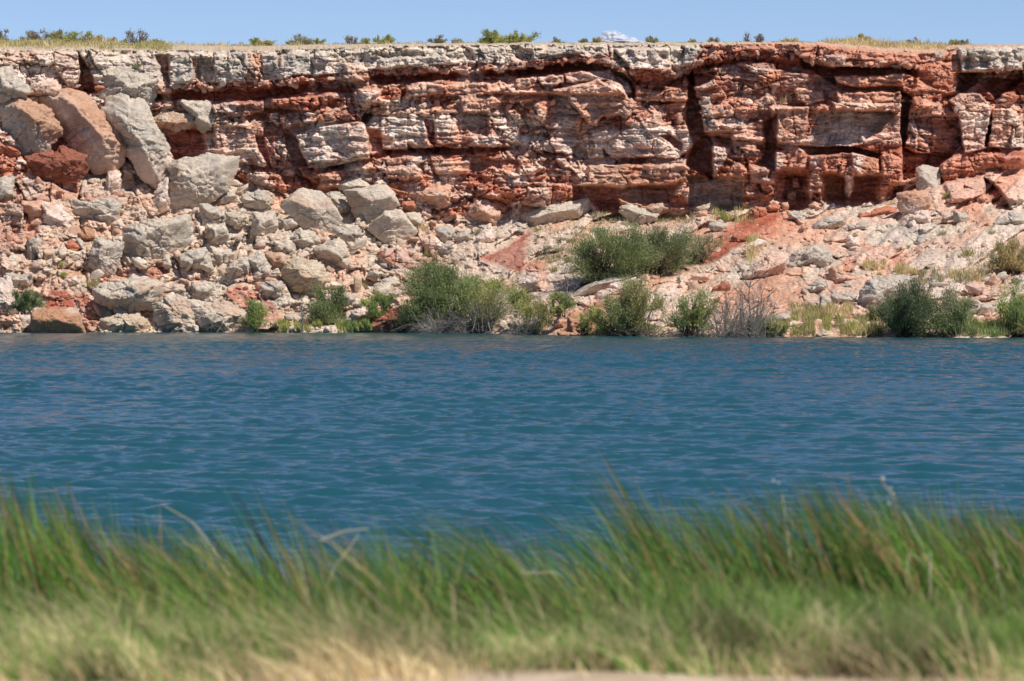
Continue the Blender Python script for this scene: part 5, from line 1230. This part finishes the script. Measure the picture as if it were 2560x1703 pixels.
    V2, F2, c2 = near_blades(X, Y, Z-.02, H, r.uniform(.011, .021, n), base, tip, r, np.stack([le, r.normal(0, .1, n)], -1), .5, 6)
    me = mesh_data('reeds', np.concatenate([V, V2]), np.concatenate([Fq, F2+len(V)]), np.concatenate([cc, c2]), M_GRASS); o.data = me
    # mid-height tufts between the short grass and the reeds
    n = 9000; Y = r.uniform(16.4, 21, n); px = r.uniform(-2200, 4760, n); X = (px-1280)/FPX*Y; keep = vn2(X*2.1+3, Y*1.3, 621) > .50; X, Y = X[keep], Y[keep]; n = len(X); Z = bankz(Y, X)
    H = r.uniform(.18, .52, n)*(.5+vn2(X*2.5, Y, 622)); q = r.random(n)[:, None]
    base = np.where(q < .22, np.array([.34,.26,.11]), np.where(q < .6, np.array([.07,.13,.026]), np.array([.15,.25,.045])))*(.6+.8*vn2(X*3, Y*2, 623))[:, None]
    V3, F3, c3 = near_blades(X, Y, Z-.01, H, r.uniform(.008, .018, n), base, base*1.25, r, np.stack([r.normal(-.45, .4, n)+1.2*(vn2(X*1.8, Y, 624)-.5), r.normal(0, .25, n)], -1), .6, 4)
    me = mesh_data('reeds', np.concatenate([V, V2, V3]), np.concatenate([Fq, F2+len(V), F3+len(V)+len(V2)]), np.concatenate([cc, c2, c3]), M_GRASS); o.data = me
    # dead straw stalks, bent
    n = 260; Y = r.uniform(15.5, 24, n); px = r.uniform(-300, 2860, n); X = (px-1280)/FPX*Y; Z = bankz(Y, X); H = r.uniform(.2, .55, n)
    lean = np.stack([r.normal(-.6, .5, n), r.normal(0, .3, n)], -1); c = np.array([.46,.39,.24])*r.uniform(.7, 1.15, (n, 1))
    V, Fq, cc = near_blades(X, Y, Z, H, r.uniform(.006, .011, n), c, c, r, lean, .5, 6)
    o = link('dry_stalks', mesh_data('dry_stalks', V, Fq, cc, M_GRASS)); tagit(o, 'dead straw-coloured stalks bent over among the near grass', 'dry stalks', None, 'stuff')
near_grass()
def stalk(pts_px, Y, rad, label, col=(.42,.37,.25), name='dry_stalk', tips=None):
    P = at(np.array([p[0] for p in pts_px]), np.array([p[1] for p in pts_px]), 1.0)
    P = (P-np.array([0, 0, EYE]))*Y+np.array([0, 0, EYE])
    P[:, 1] += np.linspace(0, .15, len(P))
    t = np.linspace(0, len(P)-1, 14); i = np.clip(t.astype(int), 0, len(P)-2); f = (t-i)[:, None]; Q = P[i]*(1-f)+P[i+1]*f
    V, Fq = tubes([Q-Q[0]], [np.linspace(rad*.62, rad*.3, 14)], 6)
    o = link(name, mesh_data(name, V, Fq, np.broadcast_to(np.array(col), V.shape), M_WOOD), None, Q[0]); tagit(o, label, 'stalk', 'broken dry stalks on the near bank')
stalk([(812,1475),(835,1420),(870,1375),(895,1340)], 20.5, .0075, 'pale upright stalk under the bent one left of centre')
stalk([(800,1352),(860,1330),(920,1326)], 20.6, .008, 'pale broken stalk lying almost level over the water left of centre')
stalk([(775,1560),(765,1480),(745,1400),(720,1375)], 18.0, .008, 'thick pale stalk curving up left of centre')
stalk([(640,1540),(600,1480),(530,1410),(455,1360)], 21.5, .010, 'thick straw stalk leaning left over the left-hand reeds', (.58,.46,.28))
stalk([(585,1470),(550,1400),(510,1345),(480,1310),(400,1265)], 23, .008, 'kinked straw stalk above the left-hand reeds', (.5,.42,.27))
stalk([(2330,1430),(2290,1330),(2235,1240),(2205,1200)], 21.5, .008, 'long pale seed stalk leaning left above the right-hand reeds')
stalk([(2325,1500),(2330,1420),(2335,1385)], 19.5, .007, 'short upright pale stalk in the right-hand reeds')
stalk([(2265,1480),(2275,1385),(2330,1420)], 19.6, .006, 'hooked pale stalk in the right-hand reeds')
stalk([(1975,1400),(1968,1310),(1960,1240)], 22, .008, 'upright pale frayed stalk at the left end of the right-hand reeds')
stalk([(2498,1500),(2496,1420),(2494,1380)], 20, .007, 'upright pale stalk near the right edge')
stalk([(1300,1432),(1395,1435),(1440,1490)], 20.5, .007, 'bent pale stalk in the gap right of centre')
for i, (px, py, rr_) in enumerate([(2206,1198,.014),(2226,1222,.010),(2232,1236,.012),(2222,1260,.011),(1933,1203,.010),(1945,1208,.008)]):
    V, Fq = ICO[2]; V = V*rr_*(1+.25*fbm3(V*2+i, 2, 3))[:, None]
    o = link('seed_head', mesh_data('seed_head', V, Fq, np.broadcast_to(np.array([.55,.55,.48]), V.shape), M_GRASS), None, at(px, py, 21.5)); tagit(o, 'whitish fluffy seed head above the right-hand reeds', 'seed head', 'seed heads above the reeds')

# ------------------------------------------------------------------ small fair-weather cloud far behind the rim
def cloud():
    r = np.random.default_rng(5); m, nt, b = new_mat('cloud_white'); L = nt.links.new
    b.inputs['Base Color'].default_value = (.75,.75,.80,1); b.inputs['Roughness'].default_value = 1
    lw = nt.nodes.new('ShaderNodeLayerWeight'); lw.inputs[0].default_value = .5
    r_ = nt.nodes.new('ShaderNodeMapRange'); r_.inputs[1].default_value = .15; r_.inputs[2].default_value = .95; r_.inputs[3].default_value = .35; r_.inputs[4].default_value = 1.0
    L(lw.outputs['Facing'], r_.inputs[0]); tr = nt.nodes.new('ShaderNodeBsdfTransparent'); ms = nt.nodes.new('ShaderNodeMixShader')
    L(r_.outputs[0], ms.inputs[0]); L(b.outputs[0], ms.inputs[1]); L(tr.outputs[0], ms.inputs[2]); L(ms.outputs[0], nt.nodes['Material Output'].inputs[0])
    Vs, Fs, off = [], [], 0; Yc = 9000.
    for px, py, w, h in [(1528,92,26,17),(1512,100,22,12),(1545,98,30,14),(1570,104,30,10),(1590,108,26,7),(1530,106,50,9),(1490,106,22,5)]:
        c = at(px, py, Yc); V, Fq = ICO[4]; mpp = Yc/FPX
        P = V*np.array([w*mpp, w*mpp, h*mpp])*(1+.3*fbm3(V*2.5+px, 4, 3))[:, None]
        Vs.append(P+c); Fs.append(Fq+off); off += len(P)
    V = np.concatenate(Vs); c0 = V.mean(0)
    o = link('cloud', mesh_data('cloud', V-c0, np.concatenate(Fs), None, m, True), None, c0); tagit(o, 'small white cloud low behind the cliff rim', 'cloud'); o['kind'] = 'structure'
cloud()
